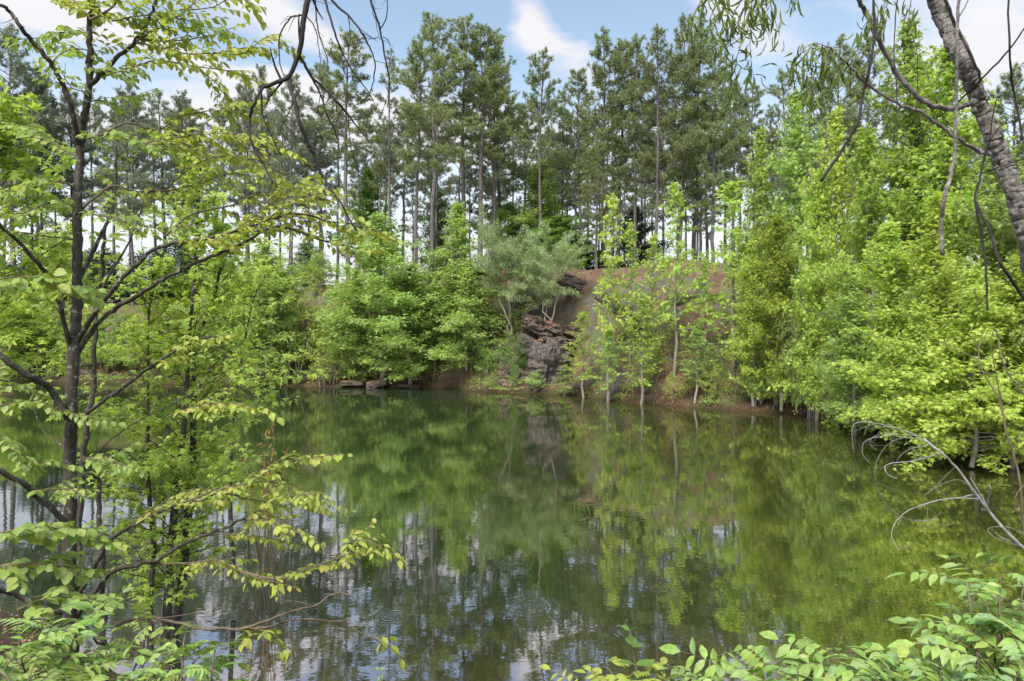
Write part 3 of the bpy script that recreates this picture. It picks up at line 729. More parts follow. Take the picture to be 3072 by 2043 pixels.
zone(1650, 2150, 16, .1, 1.0, ['bush0', 'stem0', 'stem1'], 'bank_shrub', 'low shrub in the shade of the right hand maples', 'shrub', 'shrubs under the right maples', (1.6, 3.0), 6)
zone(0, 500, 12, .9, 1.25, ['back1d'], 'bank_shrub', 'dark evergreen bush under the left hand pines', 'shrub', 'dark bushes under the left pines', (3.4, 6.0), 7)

zone(1480, 1960, 18, .0, .10, ['stem0', 'bush0', 'stem1', 'bush1', 'bare0'], 'bank_shrub', 'small leafy shrub leaning over the waterline below the right hand trees', 'shrub', 'shrubs at the right waterline', (1.2, 2.4), 8)
zone(1900, 2340, 20, .0, .08, ['bush2', 'bush2', 'bush0', 'bare0'], 'bank_shrub', 'leafy shrub hiding the trunk feet of the right hand maples at the waterline', 'shrub', 'shrubs under the right maples at the waterline', (2.2, 3.8), 11)
zone(560, 1220, 22, .0, .08, ['bush0', 'stem1', 'bare0', 'bare0'], 'bank_shrub', 'small plant at the waterline under the large maples', 'shrub', 'plants at the waterline under the maples', (.7, 1.6), 9)
# low plants and leaf litter on the slope
g = np.random.default_rng(77); gc, lt = MB(), MB(); PP, DD = [], []
while len(PP) < 2600:
    u = g.uniform(-100, 3000); ds, dr = np.interp(u, TU, TS), np.interp(u, TU, TR); D = ds + (dr - ds) * g.uniform(.02, 1) ** 1.2; x, y = XY(u, D)
    if fbm(x, y, .45, 3, 9) < (.38 if 1650 < u < 2350 else .12): continue
    z = ground_z(x, y)
    if z > .06: PP.append((x, y, z))
PP = np.array(PP); c = np.repeat(PP, 14, 0); n = len(c)
d = nrm(rnd_sphere(g, n) * (1, 1, .4) + np.array([0, 0, .55]))
leaves(gc, c + g.normal(0, .16, (n, 3)) * (1, 1, .35) + np.array([0, 0, .10]), d, rnd_sphere(g, n) * .6 + np.array([0, 0, 1.]), g.uniform(.06, .16, n), T_DIAM, wx=.9)
tag(gc.build('ground_cover', M_GREEN), 'low green weeds scattered over the brown bank', 'ground cover', kind='stuff')
PP = []
for i in range(9000):
    u = g.uniform(-200, 3100); ds, dr = np.interp(u, TU, TS), np.interp(u, TU, TR); D = ds + (dr - ds) * g.uniform(0, 1.05) ** 1.3; x, y = XY(u, D); z = ground_z(x, y)
    if z > .02: PP.append((x, y, z + .02))
for i in range(7000):
    x, y = g.uniform(-11, 9), g.uniform(1.5, 9); z = ground_z(x, y)
    if z > .015: PP.append((x, y, z + .008))
PP = np.array(PP); n = len(PP); far = PP[:, 1] > 12
leaves(lt, PP + g.normal(0, .02, (n, 3)) * (1, 1, .3), rnd_sphere(g, n) * (1, 1, .35), rnd_sphere(g, n) * .5 + np.array([0, 0, 1.]), np.where(far, g.uniform(.08, .20, n), g.uniform(.04, .09, n)), T_DIAM, wx=.8)
M_LITTER = leaf_mat('dead_leaves', [(.10, .055, .03), (.22, .12, .07), (.32, .20, .12), (.16, .09, .06)], trans=.1, tree_var=0)
tag(lt.build('leaf_litter', M_LITTER), 'dry brown leaf litter lying on the banks', 'leaf litter', kind='stuff')

fb = MB(); PP = []
while len(PP) < 1500:
    u = g.uniform(-200, 3100); ds = np.interp(u, TU, TS); D = ds - abs(g.normal(0, 1.2)) if g.random() < .55 else g.uniform(6.5, ds)
    x, y = XY(u, D)
    if ground_z(x, y) < -.02: PP.append((x, y, .004))
n = len(PP); leaves(fb, np.array(PP), rnd_sphere(g, n) * (1, 1, 0.02), np.tile([0, 0, 1.], (n, 1)) + g.normal(0, .03, (n, 3)), g.uniform(.015, .05, n), T_DIAM, wx=.9)
tag(fb.build('floating_debris', M_LITTER), 'tiny leaves and pollen specks floating on the pond', 'floating debris', kind='stuff')

# ------------------------------------------------------------------ rocks
rm, t = new_mat('layered_rock')
geo = t.new('ShaderNodeNewGeometry'); pos = geo.outputs['Position']
mp = t.new('ShaderNodeMapping'); t.put(mp.inputs[0], pos); mp.inputs['Scale'].default_value = (1, 1, 5.0); mp.inputs['Rotation'].default_value = (.25, .35, 0)
f1 = t.noise(mp.outputs[0], 1.6, 8, .72, .6); f2 = t.noise(pos, 5, 8, .75)
c = t.ramp(f1, [(.32, (.04, .037, .034)), (.48, (.095, .086, .076)), (.62, (.165, .15, .135)), (.8, (.27, .25, .225))])
c = t.mix(.5, c, t.ramp(f2, [(.3, (.5, .47, .44)), (.7, (1.3, 1.27, 1.22))]), 'MULTIPLY')
sn = t.new('ShaderNodeSeparateXYZ'); t.l.new(geo.outputs['Normal'], sn.inputs[0])
straw = t.m('MULTIPLY', t.mapr(sn.outputs[2], .45, .8), t.mapr(t.noise(pos, 1.5, 5, .7), .36, .50))
c = t.mix(straw, c, t.ramp(f2, [(.3, (.10, .055, .03)), (.7, (.26, .14, .08))]))
c = t.mix(t.mapr(t.noise(pos, 1.1, 6, .75), .60, .70, 0, .6), c, (.09, .12, .04))
p = t.new('ShaderNodeBsdfPrincipled'); t.put(p.inputs['Base Color'], c); p.inputs['Roughness'].default_value = .9; p.inputs['Specular IOR Level'].default_value = .25
b = t.new('ShaderNodeBump'); b.inputs['Strength'].default_value = 1; b.inputs['Distance'].default_value = .15
t.put(b.inputs['Height'], t.m('ADD', f1, t.m('MULTIPLY', f2, .5))); t.l.new(b.outputs[0], p.inputs['Normal'])
o = t.new('ShaderNodeOutputMaterial'); t.l.new(p.outputs[0], o.inputs[0]); M_ROCK = rm
def rock_mesh(mb, ctr, dim, rot=(0, 0, 0), seed=0, n=26, amp=.18, strata=.10):
    from mathutils import Euler
    R_ = np.array(Euler(rot).to_matrix()); ls = np.linspace(-1, 1, n)
    for ax in range(3):
        for sg in (-1, 1):
            a_, b_ = np.meshgrid(ls, ls, indexing='ij'); v = np.zeros((n * n, 3)); v[:, ax] = sg
            v[:, (ax + 1) % 3] = a_.ravel(); v[:, (ax + 2) % 3] = b_.ravel()
            sph = nrm(v); v = v * .62 + sph * .38 * 1.25
            out = []
            for q in v:
                s = Vector(q) * 1.3 + Vector((seed * 7.1, 0, 0))
                k = 1 + amp * mnoise.noise(s) + amp * .6 * mnoise.noise(s * 2.7) + amp * .4 * mnoise.noise(s * 6)
                lay = math.floor((q[2] * dim[2] * 3.2 + mnoise.noise(s * .9) * .8)); h = math.sin(lay * 12.9898 + seed) * 43758.5453; h -= math.floor(h)
                k2 = 1 + strata * (h - .5) * 2
                out.append((q[0] * k * k2, q[1] * k * k2, q[2] * k))
            v = (np.array(out) * np.array(dim)) @ R_.T + np.array(ctr)
            i_, j_ = np.meshgrid(np.arange(n - 1), np.arange(n - 1), indexing='ij'); q = (i_ * n + j_).ravel()
            f_ = np.stack([q, q + n, q + n + 1, q + 1], 1)
            mb.add(v, f_ if sg > 0 else f_[:, ::-1])
def rock(name, px, py, D, dim, rot, seed, lab, cat='rock', group=None, **kw):
    mb = MB(); ctr = P(px * K, py * K, D)
    rock_mesh(mb, ctr, dim, rot, seed, **kw)
    return tag(mb.build(name, M_ROCK, origin=ctr), lab, cat, group)
# the cliff: several blocks of one outcrop, joined
mb = MB(); o0 = P(1265 * K, 900 * K, 41)
for (px, py, D, dim, rot, sd_) in [(1258, 850, 42.2, (.85, 1.2, 1.5), (.1, .15, .3), 1), (1300, 868, 42.6, (.9, 1.2, 1.1), (0, -.2, -.2), 2), (1340, 880, 42.4, (.55, 1.0, .85), (.1, .1, .5), 3),
                                   (1245, 752, 44.0, (1.0, 1.0, .45), (.1, .35, .2), 4), (1290, 800, 43.4, (1.2, 1.1, .5), (-.1, .1, .1), 5), (1335, 765, 44.2, (.9, .9, .35), (.05, .12, .4), 6), (1225, 900, 42.2, (.5, .7, .4), (0, .2, .2), 7), (1190, 872, 43.0, (.9, .9, .7), (.1, .25, -.2), 8), (1150, 905, 43.4, (.9, .8, .25), (0, .1, .1), 9), (1375, 835, 42.0, (.8, .9, .6), (.1, .5, .2), 10), (1215, 800, 43.8, (.7, .8, .6), (.1, .5, .1), 25), (1400, 900, 40.6, (.6, .7, .3), (0, .3, .2), 26)]:
    rock_mesh(mb, P(px * K, py * K, D + .35), dim, rot, sd_, n=34, amp=.30, strata=.18)
tag(mb.build('rock_outcrop', M_ROCK, origin=o0), 'layered grey rock outcrop rising from the water in the middle of the bank', 'rock outcrop')
rock('rock_slab', 1330, 655, 46.5, (1.1, .8, .45), (.1, .3, .3), 11, 'dark ledge of rock under the trees at the top of the red slope')
for (px, py, D, dim, rot, sd_, lab) in [
   (1455, 735, 37.8, (2.3, .35, .28), (0, .62, .1), 12, 'long slanting rock rib running down the left of the mound'),
   (1570, 690, 39.2, (.9, .6, .35), (0, -.2, .3), 16, 'weathered rock high on the mound'),
   (812, 881, 46.6, (.75, .5, .16), (0, .0, .1), 17, 'flat pale stone at the waterline under the large maple'),
   (868, 882, 46.2, (.62, .5, .22), (.1, -.25, .2), 18, 'wedge shaped pale stone right of the flat one at the waterline'),
   (945, 889, 46, (.7, .4, .10), (0, .1, .0), 19, 'low dark stone awash beside the thin bank stems'),
   (270, 868, 52.6, (.45, .4, .28), (.2, .5, .4), 20, 'pale pinkish shore rock seen behind the slender left trunk'),
   (335, 870, 52.2, (.8, .5, .25), (.1, -.3, .1), 21, 'broad flat shore rock on the left bank'),
   (470, 878, 50.6, (.7, .4, .2), (0, .2, .0), 22, 'shore rock behind the foreground sapling stems'),
   (200, 862, 53.4, (1.0, .5, .35), (0, .1, .3), 23, 'dark shore rock left of the slender trunk')]:
    rock('shore_rock', px, py, D, dim, rot, sd_, lab, n=18)
# ================================================================== foreground, near bank
M_ELM = leaf_mat('leaf_elm', [(.22, .32, .07), (.30, .39, .09), (.18, .29, .08), (.36, .40, .11), (.26, .38, .12)], trans=.45, tree_var=0, rough=.45, mottle=45)
M_ELMY = leaf_mat('leaf_elm_young', [(.30, .36, .06), (.36, .38, .08), (.25, .34, .06), (.38, .34, .09)], trans=.42, tree_var=0, rough=.45, mottle=45)
M_STAR = leaf_mat('leaf_maple_near', [(.32, .44, .07), (.40, .50, .09), (.27, .40, .07), (.44, .50, .11)], trans=.5, tree_var=0, rough=.45, mottle=40)
M_ASH = leaf_mat('leaf_ash', [(.12, .23, .045), (.19, .31, .065), (.25, .37, .08), (.20, .30, .12), (.31, .39, .08), (.09, .17, .04)], trans=.33, tree_var=.1, rough=.45, spec=.3, mottle=50)
M_SALIX = leaf_mat('leaf_willow_near', [(.09, .14, .035), (.14, .19, .05), (.19, .24, .07)], trans=.35, tree_var=0)
M_RED = leaf_mat('leaf_new_red', [(.20, .25, .06), (.42, .16, .06), (.26, .29, .07), (.45, .10, .05)], trans=.35, tree_var=0)
B_WILLOW = bark_mat('bark_willow', (.060, .050, .042), (.25, .225, .20), 40, 1.0, lichen=(.30, .29, .26), stretch=.6)
B_DEAD = bark_mat('bark_dead_dark', (.012, .010, .009), (.045, .038, .033), 30, .5)
B_PALE = bark_mat('bark_dead_pale', (.13, .12, .105), (.36, .34, .31), 30, .3)
B_TWIG = bark_mat('bark_twig', (.06, .045, .03), (.17, .13, .09), 30, .3)

def path3(pts, d0, d1=None, wob=.03, seed=0, m=5):
    """a limb through the given photo pixels, running from depth d0 to d1"""
    g = np.random.default_rng(seed + 1000); d1 = d0 if d1 is None else d1; n = len(pts)
    D = np.linspace(d0, d1, n) + g.normal(0, wob, n) * (np.arange(n) > 0)
    return crom([P(x, y, dd) for (x, y), dd in zip(pts, D)], m)
def limb(pts, d0, d1, w0, w1, sides=8, seed=0, mb=None, lump=.03, m=5, nz=None):
    p = path3(pts, d0, d1, seed=seed, m=m); mb = mb or MB()
    r = np.array([w0, (w0 + w1) / 2, w1]) / 2 / F * (d0 + d1) / 2
    g = np.random.default_rng(seed + 5); q = p.copy(); L = r[0] * (.06 if w0 > 30 else .24)
    q[1:-1] += g.normal(0, 1, (len(q) - 2, 3)) * L
    mb.tube(q, r, sides, lump, g, nz); return mb, p
def lerp_path(p, s):
    d = np.concatenate([[0], np.cumsum(np.linalg.norm(np.diff(p, axis=0), axis=1))]); return np.array([np.interp(s * d[-1], d, p[:, k]) for k in range(3)]), d[-1]
def spray(tw, lf, p, g, s0=.1, gap=.075, tl=(.14, .34), lgap=.042, size=(.055, .085), tpl=T_OVATE, droop=.55, flat=.25, rtw=.0022, wx=None):
    """side twigs alternating along a limb, leaves alternating along each twig"""
    _, L = lerp_path(p, 1); n = max(2, int(L * (1 - s0) / gap)); PP, DD, NN, SS = [], [], [], []
    for i in range(n + 1):
        s = s0 + (1 - s0) * i / n; b, _ = lerp_path(p, s); b2, _ = lerp_path(p, min(1, s + .03)); b1, _ = lerp_path(p, max(0, s - .03))
        t = nrm(b2 - b1); side = nrm(np.cross(t, (0, 0, 1.)) + 1e-6) * (1 if i % 2 else -1)
        up = np.array([0, 0, 1.]); d = nrm(t * g.uniform(.5, 1.1) + side * g.uniform(.5, 1.2) + up * g.normal(.05, flat))
        if i == n: d = t
        l = g.uniform(*tl) * (1.15 - .5 * s); q = [b]
        for k in range(4): q.append(q[-1] + d * l / 4); d = nrm(d + g.normal(0, .16, 3) - up * .09)
        q = np.array(q); tw.tube(q, [rtw, rtw * .45], 4)
        m = max(2, int(l / lgap))
        for k in range(m + 1):
            a_, _ = lerp_path(q, (k + .6) / (m + .6)); td = nrm(q[-1] - q[0]); sd_ = nrm(np.cross(td, up)) * (1 if k % 2 else -1)
            ld = td * .65 + sd_ * g.uniform(.5, 1.1) - up * droop * g.uniform(.3, 1.5) + g.normal(0, .18, 3)
            if k == m: ld = td - up * droop * .6
            PP.append(a_); DD.append(nrm(ld)); NN.append(nrm(up + g.normal(0, .38, 3) + sd_ * .3)); SS.append(g.uniform(*size) * (1.05 - .35 * (k == m)))
    if PP: leaves(lf, np.array(PP), np.array(DD), np.array(NN), np.array(SS), tpl, wx)
def finish(mb, name, mat, parent, smooth=True):
    o = mb.build(name, mat, parent, smooth)
    if parent is not None and parent.type == 'EMPTY': o.location = -Vector(parent.location)
    return o

# ------------------------------------------------------------------ slender tree on the left
rootA = empty('slender_tree', P(215, 2120, 4.5), label='slender dark trunked tree with fresh oval leaves nearest the camera on the left', cat='tree')
gA = np.random.default_rng(21)
mb, pA = limb([(222, 2300), (218, 2043), (208, 1700), (212, 1400), (214, 1230), (225, 1000), (232, 900), (232, 700), (234, 560), (246, 400), (262, 300), (270, 240)], 4.5, 4.5, 42, 17, 14, 1, lump=0, m=12, nz=.08)
finish(mb, 'trunk', B_DARK, rootA)
LIMBS = [  # pixels, start depth, end depth, widths, leafy from
 ([(270, 250), (268, 150), (272, 60), (278, 0), (282, -90)], 4.5, 4.4, 20, 9, .15),
 ([(268, 258), (300, 225), (360, 165), (410, 120), (440, 70), (462, 20), (478, -50)], 4.5, 4.2, 16, 7, .35),
 ([(408, 122), (480, 80), (560, 30), (600, -20)], 4.3, 4.5, 8, 3, .3),
 ([(274, 57), (310, 40), (345, 10), (358, -40)], 4.4, 4.1, 9, 5, .2),
 ([(274, 60), (250, 30), (218, -5)], 4.4, 4.6, 7, 3, .2),
 ([(410, 125), (480, 142), (560, 160), (640, 158), (735, 142)], 4.3, 4.0, 7, 2, .1),
 ([(290, 235), (350, 215), (430, 190), (480, 180), (600, 200), (700, 215), (770, 240)], 4.5, 4.8, 7, 2, .15),
 ([(236, 430), (226, 380), (212, 320), (195, 270), (165, 210), (130, 160), (90, 115), (60, 75), (30, 35), (-10, 5)], 4.5, 4.1, 18, 10, 2),
 ([(272, 100), (200, 95), (130, 110), (50, 118)], 4.5, 4.2, 5, 2, .1),
 ([(268, 150), (210, 148), (160, 180), (140, 215)], 4.5, 4.7, 4, 2, .1),
 ([(262, 205), (340, 212), (430, 222)], 4.5, 4.3, 4, 2, .1),
 ([(256, 275), (215, 262), (190, 225)], 4.5, 4.3, 4, 2, .1),
 ([(335, 62), (450, 45), (560, 60), (640, 88)], 4.2, 4.4, 5, 2, .05),
 ([(420, 118), (520, 122), (620, 108), (695, 84)], 4.3, 4.6, 5, 2, .05),
 ([(640, 158), (730, 160), (800, 112), (868, 140)], 4.1, 4.1, 4, 1.5, .35),
 ([(560, 30), (640, 20), (700, -10), (760, 12)], 4.4, 4.2, 4, 2, .4),
 ([(242, 420), (330, 402), (420, 430), (530, 432)], 4.5, 4.2, 7, 2, .1),
 ([(300, 405), (380, 370), (470, 390), (560, 345), (660, 332), (760, 352)], 4.4, 4.7, 6, 2, .25),
 ([(430, 430), (540, 410), (620, 400), (720, 402), (835, 440)], 4.3, 4.0, 5, 2, .1),
 ([(240, 480), (180, 440), (110, 392), (40, 372)], 4.5, 4.9, 5, 2, .2),
 ([(250, 310), (300, 300), (350, 310), (430, 285)], 4.5, 4.8, 4, 2, .1),
 ([(600, 210), (650, 250), (690, 300), (760, 300)], 4.6, 4.5, 3, 1.5, .1),
 ([(236, 560), (150, 540), (80, 560), (-10, 600)], 4.5, 4.2, 6, 2, .1),
 ([(234, 610), (160, 602), (60, 640), (-10, 625)], 4.5, 4.0, 6, 2, .1),
 ([(234, 640), (320, 650), (450, 682), (560, 680)], 4.5, 4.3, 6, 2, .1),
 ([(234, 640), (330, 560), (420, 575), (560, 560), (700, 520), (830, 545)], 4.5, 4.8, 8, 2, .25),
 ([(500, 565), (600, 485), (720, 470), (825, 525)], 4.6, 4.3, 5, 2, .1),
 ([(228, 1035), (290, 930), (330, 880), (400, 800), (480, 740), (570, 725), (680, 700), (790, 665), (880, 640), (990, 662), (1130, 690)], 4.5, 3.9, 17, 4, .45),
 ([(790, 665), (880, 600), (960, 592), (1060, 640)], 4.0, 4.2, 5, 2, .05),
 ([(700, 695), (800, 620), (900, 560), (990, 575)], 4.1, 4.4, 5, 2, .1),
 ([(232, 1060), (300, 960), (350, 925), (420, 880), (490, 840), (560, 800), (650, 765), (720, 730), (835, 680), (950, 715), (1060, 742)], 4.5, 4.2, 17, 4, .6),
 ([(495, 708), (560, 650), (620, 630), (700, 615), (760, 588), (840, 580), (930, 545)], 4.3, 4.6, 7, 3, .4),
 ([(236, 840), (270, 770), (300, 710), (335, 640), (345, 560), (350, 440)], 4.5, 4.9, 14, 5, .45),
 ([(232, 720), (100, 702), (-10, 690)], 4.5, 4.0, 6, 3, .15),
 ([(-20, 660), (50, 720), (100, 775), (140, 822), (175, 900), (215, 1055)], 3.9, 4.5, 10, 15, 2),
 ([(-30, 835), (100, 832), (225, 865)], 3.7, 3.9, 5, 2, .0),
 ([(-20, 1050), (60, 1110), (110, 1140), (145, 1160), (172, 1195), (190, 1235), (212, 1262)], 4.1, 4.5, 18, 22, 2),
 ([(215, 1268), (300, 1210), (380, 1155), (450, 1100), (500, 1070), (580, 1020), (650, 1010)], 4.5, 4.1, 13, 5, .6),
 ([(-20, 1220), (100, 1200), (180, 1228), (290, 1256)], 4.0, 4.3, 4, 2, .0),
 ([(-20, 1168), (60, 1160), (140, 1190)], 4.2, 4.4, 4, 2, .0),
 ([(-10, 1300), (80, 1372), (180, 1392)], 4.0, 4.2, 4, 2, .0),
 ([(240, 1372), (320, 1380), (385, 1398)], 4.3, 4.1, 4, 2, .0),
 ([(-20, 1405), (80, 1455), (110, 1490), (190, 1555), (236, 1600)], 4.1, 4.5, 16, 17, 2),
 ([(90, 1480), (190, 1466), (240, 1480)], 4.2, 4.1, 4, 2, .0),
 ([(-20, 1600), (120, 1580), (200, 1590), (300, 1612)], 3.7, 3.9, 6, 2, .0),
 ([(-20, 1700), (120, 1690), (250, 1705)], 3.7, 3.9, 6, 2, .0),
 ([(-20, 1765), (60, 1790), (115, 1818), (220, 1850)], 4.2, 4.5, 14, 16, 2),
 ([(50, 1830), (160, 1790), (300, 1802)], 3.6, 3.8, 5, 2, .0),
 ([(230, 1850), (280, 1780), (340, 1710), (430, 1690), (520, 1650), (600, 1610), (680, 1580), (735, 1555)], 4.5, 4.2, 19, 7, 2),
 ([(225, 1800), (290, 1690), (330, 1620), (390, 1580), (450, 1550), (530, 1515), (600, 1500), (670, 1480), (770, 1500)], 4.5, 4.2, 15, 3, .45),
 ([(520, 1520), (640, 1472), (740, 1450), (850, 1390), (970, 1368)], 4.3, 4.0, 7, 2, .3),
 ([(390, 1580), (470, 1518), (570, 1470), (680, 1470)], 4.4, 4.7, 6, 2, .2),
 ([(735, 1555), (800, 1562), (900, 1600)], 4.2, 4.0, 4, 2, .05),
 ([(680, 1470), (790, 1440), (880, 1470), (985, 1500)], 4.2, 4.4, 5, 2, .15),
 ([(735, 1555), (830, 1500), (940, 1480)], 4.2, 4.0, 4, 2, .1),
 ([(430, 1690), (560, 1690), (650, 1680), (730, 1718), (850, 1752)], 4.4, 4.1, 6, 2, .3),
 ([(720, 1712), (830, 1738), (900, 1715), (1000, 1680), (1060, 1655)], 4.2, 4.0, 8, 4, .45),
 ([(1000, 1680), (1050, 1625), (1110, 1625), (1185, 1668)], 4.0, 3.9, 5, 2, .2),
 ([(650, 1600), (780, 1612), (905, 1632)], 4.2, 4.4, 4, 2, .1),
 ([(500, 1250), (640, 1208), (775, 1222)], 4.1, 4.0, 4, 2, .1),
]
for i, (pts, d0, d1, w0, w1, lf0) in enumerate(LIMBS):
    mb, p = limb(pts, d0, d1, w0, w1, 7, 30 + i)
    if w1 >= 8 or lf0 > 1:   # short dead side twigs on the bare limbs
        for k in range(4):
            b_, _ = lerp_path(p, gA.uniform(.2, .9)); dv = nrm(gA.normal(0, 1, 3) + np.array([.3, 0, .5])) * gA.uniform(.08, .3)
            mb.tube(np.array([b_, b_ + dv * .5 + gA.normal(0, .01, 3), b_ + dv]), [.003, .001], 4)
    tw_, lf_ = MB(), MB()
    if lf0 < 1:
        big = pts[0][0] < 60 and d0 < 4
        spray(tw_, lf_, p, gA, s0=lf0, size=(.058, .088) if big else (.038, .064), tpl=T_WIDE if big else T_OVATE, gap=.040, tl=(.07, .28), lgap=.024)
        merge(mb, tw_)
    bo = finish(mb, 'branch', B_DARK if w0 > 9 else B_TWIG, rootA)
    if lf0 < 1:
        tips = pts[-1][0] > 640 or pts[-1][1] < 60
        lo = lf_.build('leaf_spray', M_ELMY if tips else M_ELM, bo)

def simple_tree(name, label, cat, trunks, bark, group=None):
    """bare stems traced as limbs: [(pts, d0, d1, w0, w1)]; first is the trunk"""
    r = empty(name, P(*trunks[0][0][0], trunks[0][1]), label=label, cat=cat, group=group)
    for i, (pts, d0, d1, w0, w1) in enumerate(trunks):
        mb, p = limb(pts, d0, d1, w0, w1, 7 if w0 > 5 else 5, 200 + i + len(label))
        gk = np.random.default_rng(700 + i + len(label))
        for k in range(int(gk.integers(2, 6))):     # short kinked side twigs
            b_, L_ = lerp_path(p, gk.uniform(.15, .95)); b2_, _ = lerp_path(p, min(1, gk.uniform(.5, 1))); dv = nrm(nrm(b2_ - b_) + gk.normal(0, .7, 3)) * min(.35, L_ * .2) * gk.uniform(.4, 1.2)
            rr_ = w1 / 2 / F * d1; mb.tube(np.array([b_, b_ + dv * .4 + gk.normal(0, .02, 3) * L_ * .3, b_ + dv * .75 + gk.normal(0, .02, 3) * L_ * .3, b_ + dv]), [rr_ * .8, rr_ * .35], 4)
        finish(mb, 'trunk' if i == 0 else 'branch', bark, r)
    return r
r = simple_tree('slender_tree', 'thin second stem rising just right of the nearest left trunk, almost leafless', 'tree',
  [([(222, 2250), (226, 2000), (232, 1750), (236, 1600), (250, 1400), (262, 1260), (280, 1140), (283, 1030), (292, 900), (305, 800), (312, 700), (330, 600)], 5.0, 5.2, 22, 9),
   ([(292, 900), (330, 820), (380, 740), (420, 640), (440, 560)], 5.1, 5.3, 8, 3), ([(281, 1130), (220, 1050), (190, 960), (150, 900)], 5.0, 4.8, 6, 2),
   ([(250, 1400), (180, 1330), (130, 1290), (90, 1200)], 5.0, 5.2, 6, 2), ([(250, 1400), (330, 1320), (420, 1260), (560, 1190), (700, 1100)], 5.0, 4.8, 5, 2)], B_DARK)
mbl, mbt = MB(), MB(); pp = path3([(305, 800), (360, 700), (430, 640), (520, 620)], 5.1, 5.3)
spray(mbt, mbl, pp, gA, s0=.1); finish(mbl, 'leaf_spray', M_ELM, r, False)
simple_tree('dead_snag', 'dark broken snag standing in the water beside the left trunk', 'dead tree',
  [([(312, 2200), (312, 2043), (310, 1900), (305, 1650), (298, 1550), (300, 1400)], 5.6, 5.6, 22, 13),
   ([(300, 1440), (270, 1420), (220, 1412), (150, 1385)], 5.6, 5.4, 8, 3), ([(306, 1600), (340, 1610), (400, 1640), (430, 1690)], 5.6, 5.7, 6, 2)], B_DARK)
simple_tree('bare_branch', 'long crooked bare bough stretching low over the water in the lower left', 'branch',
  [([(350, 1875), (380, 1860), (450, 1852), (540, 1870), (600, 1885), (680, 1885), (730, 1885), (800, 1860), (880, 1832), (950, 1815), (1000, 1780), (1055, 1785)], 4.2, 4.0, 12, 4),
   ([(730, 1885), (800, 1882), (860, 1862), (925, 1858), (1000, 1864), (1050, 1860)], 4.1, 4.2, 7, 3),
   ([(1048, 1860), (1060, 1885), (1110, 1910), (1150, 1930)], 4.2, 4.1, 3, 2), ([(830, 1845), (860, 1820), (930, 1815), (990, 1812)], 4.1, 4.3, 3, 1.5),
   ([(1000, 1780), (1025, 1770), (1022, 1720)], 4.0, 4.0, 3, 1.2), ([(1055, 1785), (1075, 1820), (1088, 1860)], 4.0, 4.0, 2, 1),
   ([(860, 1750), (900, 1650), (940, 1590), (960, 1500)], 4.3, 4.5, 3, 1)], B_TWIG)
for (px, py, ps, lb_) in [((1150, 1930), 0, [(1110, 1905), (1150, 1925), (1185, 1955)], 'small tuft of leaves at the tip of the low bare bough'), ((790, 1880), 0, [(700, 1885), (790, 1890), (850, 1935)], 'leafy twig hanging below the low bare bough')]:
    r = empty('leafy_twig', P(*ps[0], 4.1), label=lb_, cat='twig'); tw_, lf_ = MB(), MB(); pp = path3(ps, 4.1, 4.0)
    tw_.tube(pp, [.004, .002], 5); spray(tw_, lf_, pp, gA, s0=.1, gap=.05, tl=(.06, .16)); finish(tw_, 'twig', B_TWIG, r); finish(lf_, 'leaves', M_ELMY, r, False)

# ------------------------------------------------------------------ yellow green maple saplings in the water
def near_maple(path, D, label, R, nb, leaf, seed, w, per=4, h0=.2, up=35, group=None, bark=B_DARK, mat=None, step=.17):
    pts = [P(x, y, D) for x, y in path]; o_ = pts[0]
    rel = [q - o_ for q in pts]; H = rel[-1][2]
    tk, lb_, cr, n = build_decid(seed, H, R, h0=h0, nb=int(nb * 1.35), prof=lambda t: (1 - t ** 2) ** .6 * min(1, .5 + 2 * t), up=up, leaf=leaf, tpl=T_STAR, per=per + 1, step=step,
                                 tw=.22, droop=.7, rt=w / 2 / F * D, clump=.08, path=rel)
    r = empty('maple_sapling', tuple(o_), label=label, cat='maple', group=group)
    merge(tk, lb_); tk.build('trunk', bark, r, True); cr.build('crown', mat or M_STAR, r)
near_maple([(496, 1960), (496, 1907), (506, 1770), (515, 1607), (532, 1444), (555, 1248), (568, 1020), (585, 800), (592, 660), (604, 480)], 6.9, 'maple sapling with the longest straight stem in the left foreground water', .95, 58, .085, 301, 25, per=5)
near_maple([(528, 1960), (522, 1907), (545, 1757), (561, 1588), (577, 1411), (581, 1183), (585, 1040), (640, 900), (665, 780), (690, 690)], 7.2, 'maple sapling behind the longest stemmed one, thick at the waterline', .9, 46, .085, 302, 26, per=5)
near_maple([(450, 1960), (450, 1907), (450, 1790), (462, 1646), (450, 1530), (444, 1385), (444, 1183), (444, 1020), (450, 900), (462, 800)], 6.8, 'thin maple sapling standing left of the longest stemmed one', .8, 38, .085, 303, 17, per=5)
near_maple([(-70, 2100), (-60, 1500), (-40, 1000), (-30, 600), (-10, 330)], 5.2, 'star leaved maple just outside the left edge reaching in with bright leaves', .75, 60, .095, 304, 18, per=5, h0=.35)
near_maple([(215, 1500), (212, 1150), (200, 1000), (188, 900), (178, 820), (160, 740)], 7.8, 'pale stemmed maple sapling partly hidden behind the nearest left trunk', .8, 30, .09, 305, 17, per=5, bark=B_GREY)
near_maple([(700, 1720), (690, 1500), (700, 1250), (730, 1050), (760, 900), (800, 820)], 8.5, 'slim maple sapling on the right side of the foreground maples', .7, 26, .085, 306, 12, per=4)

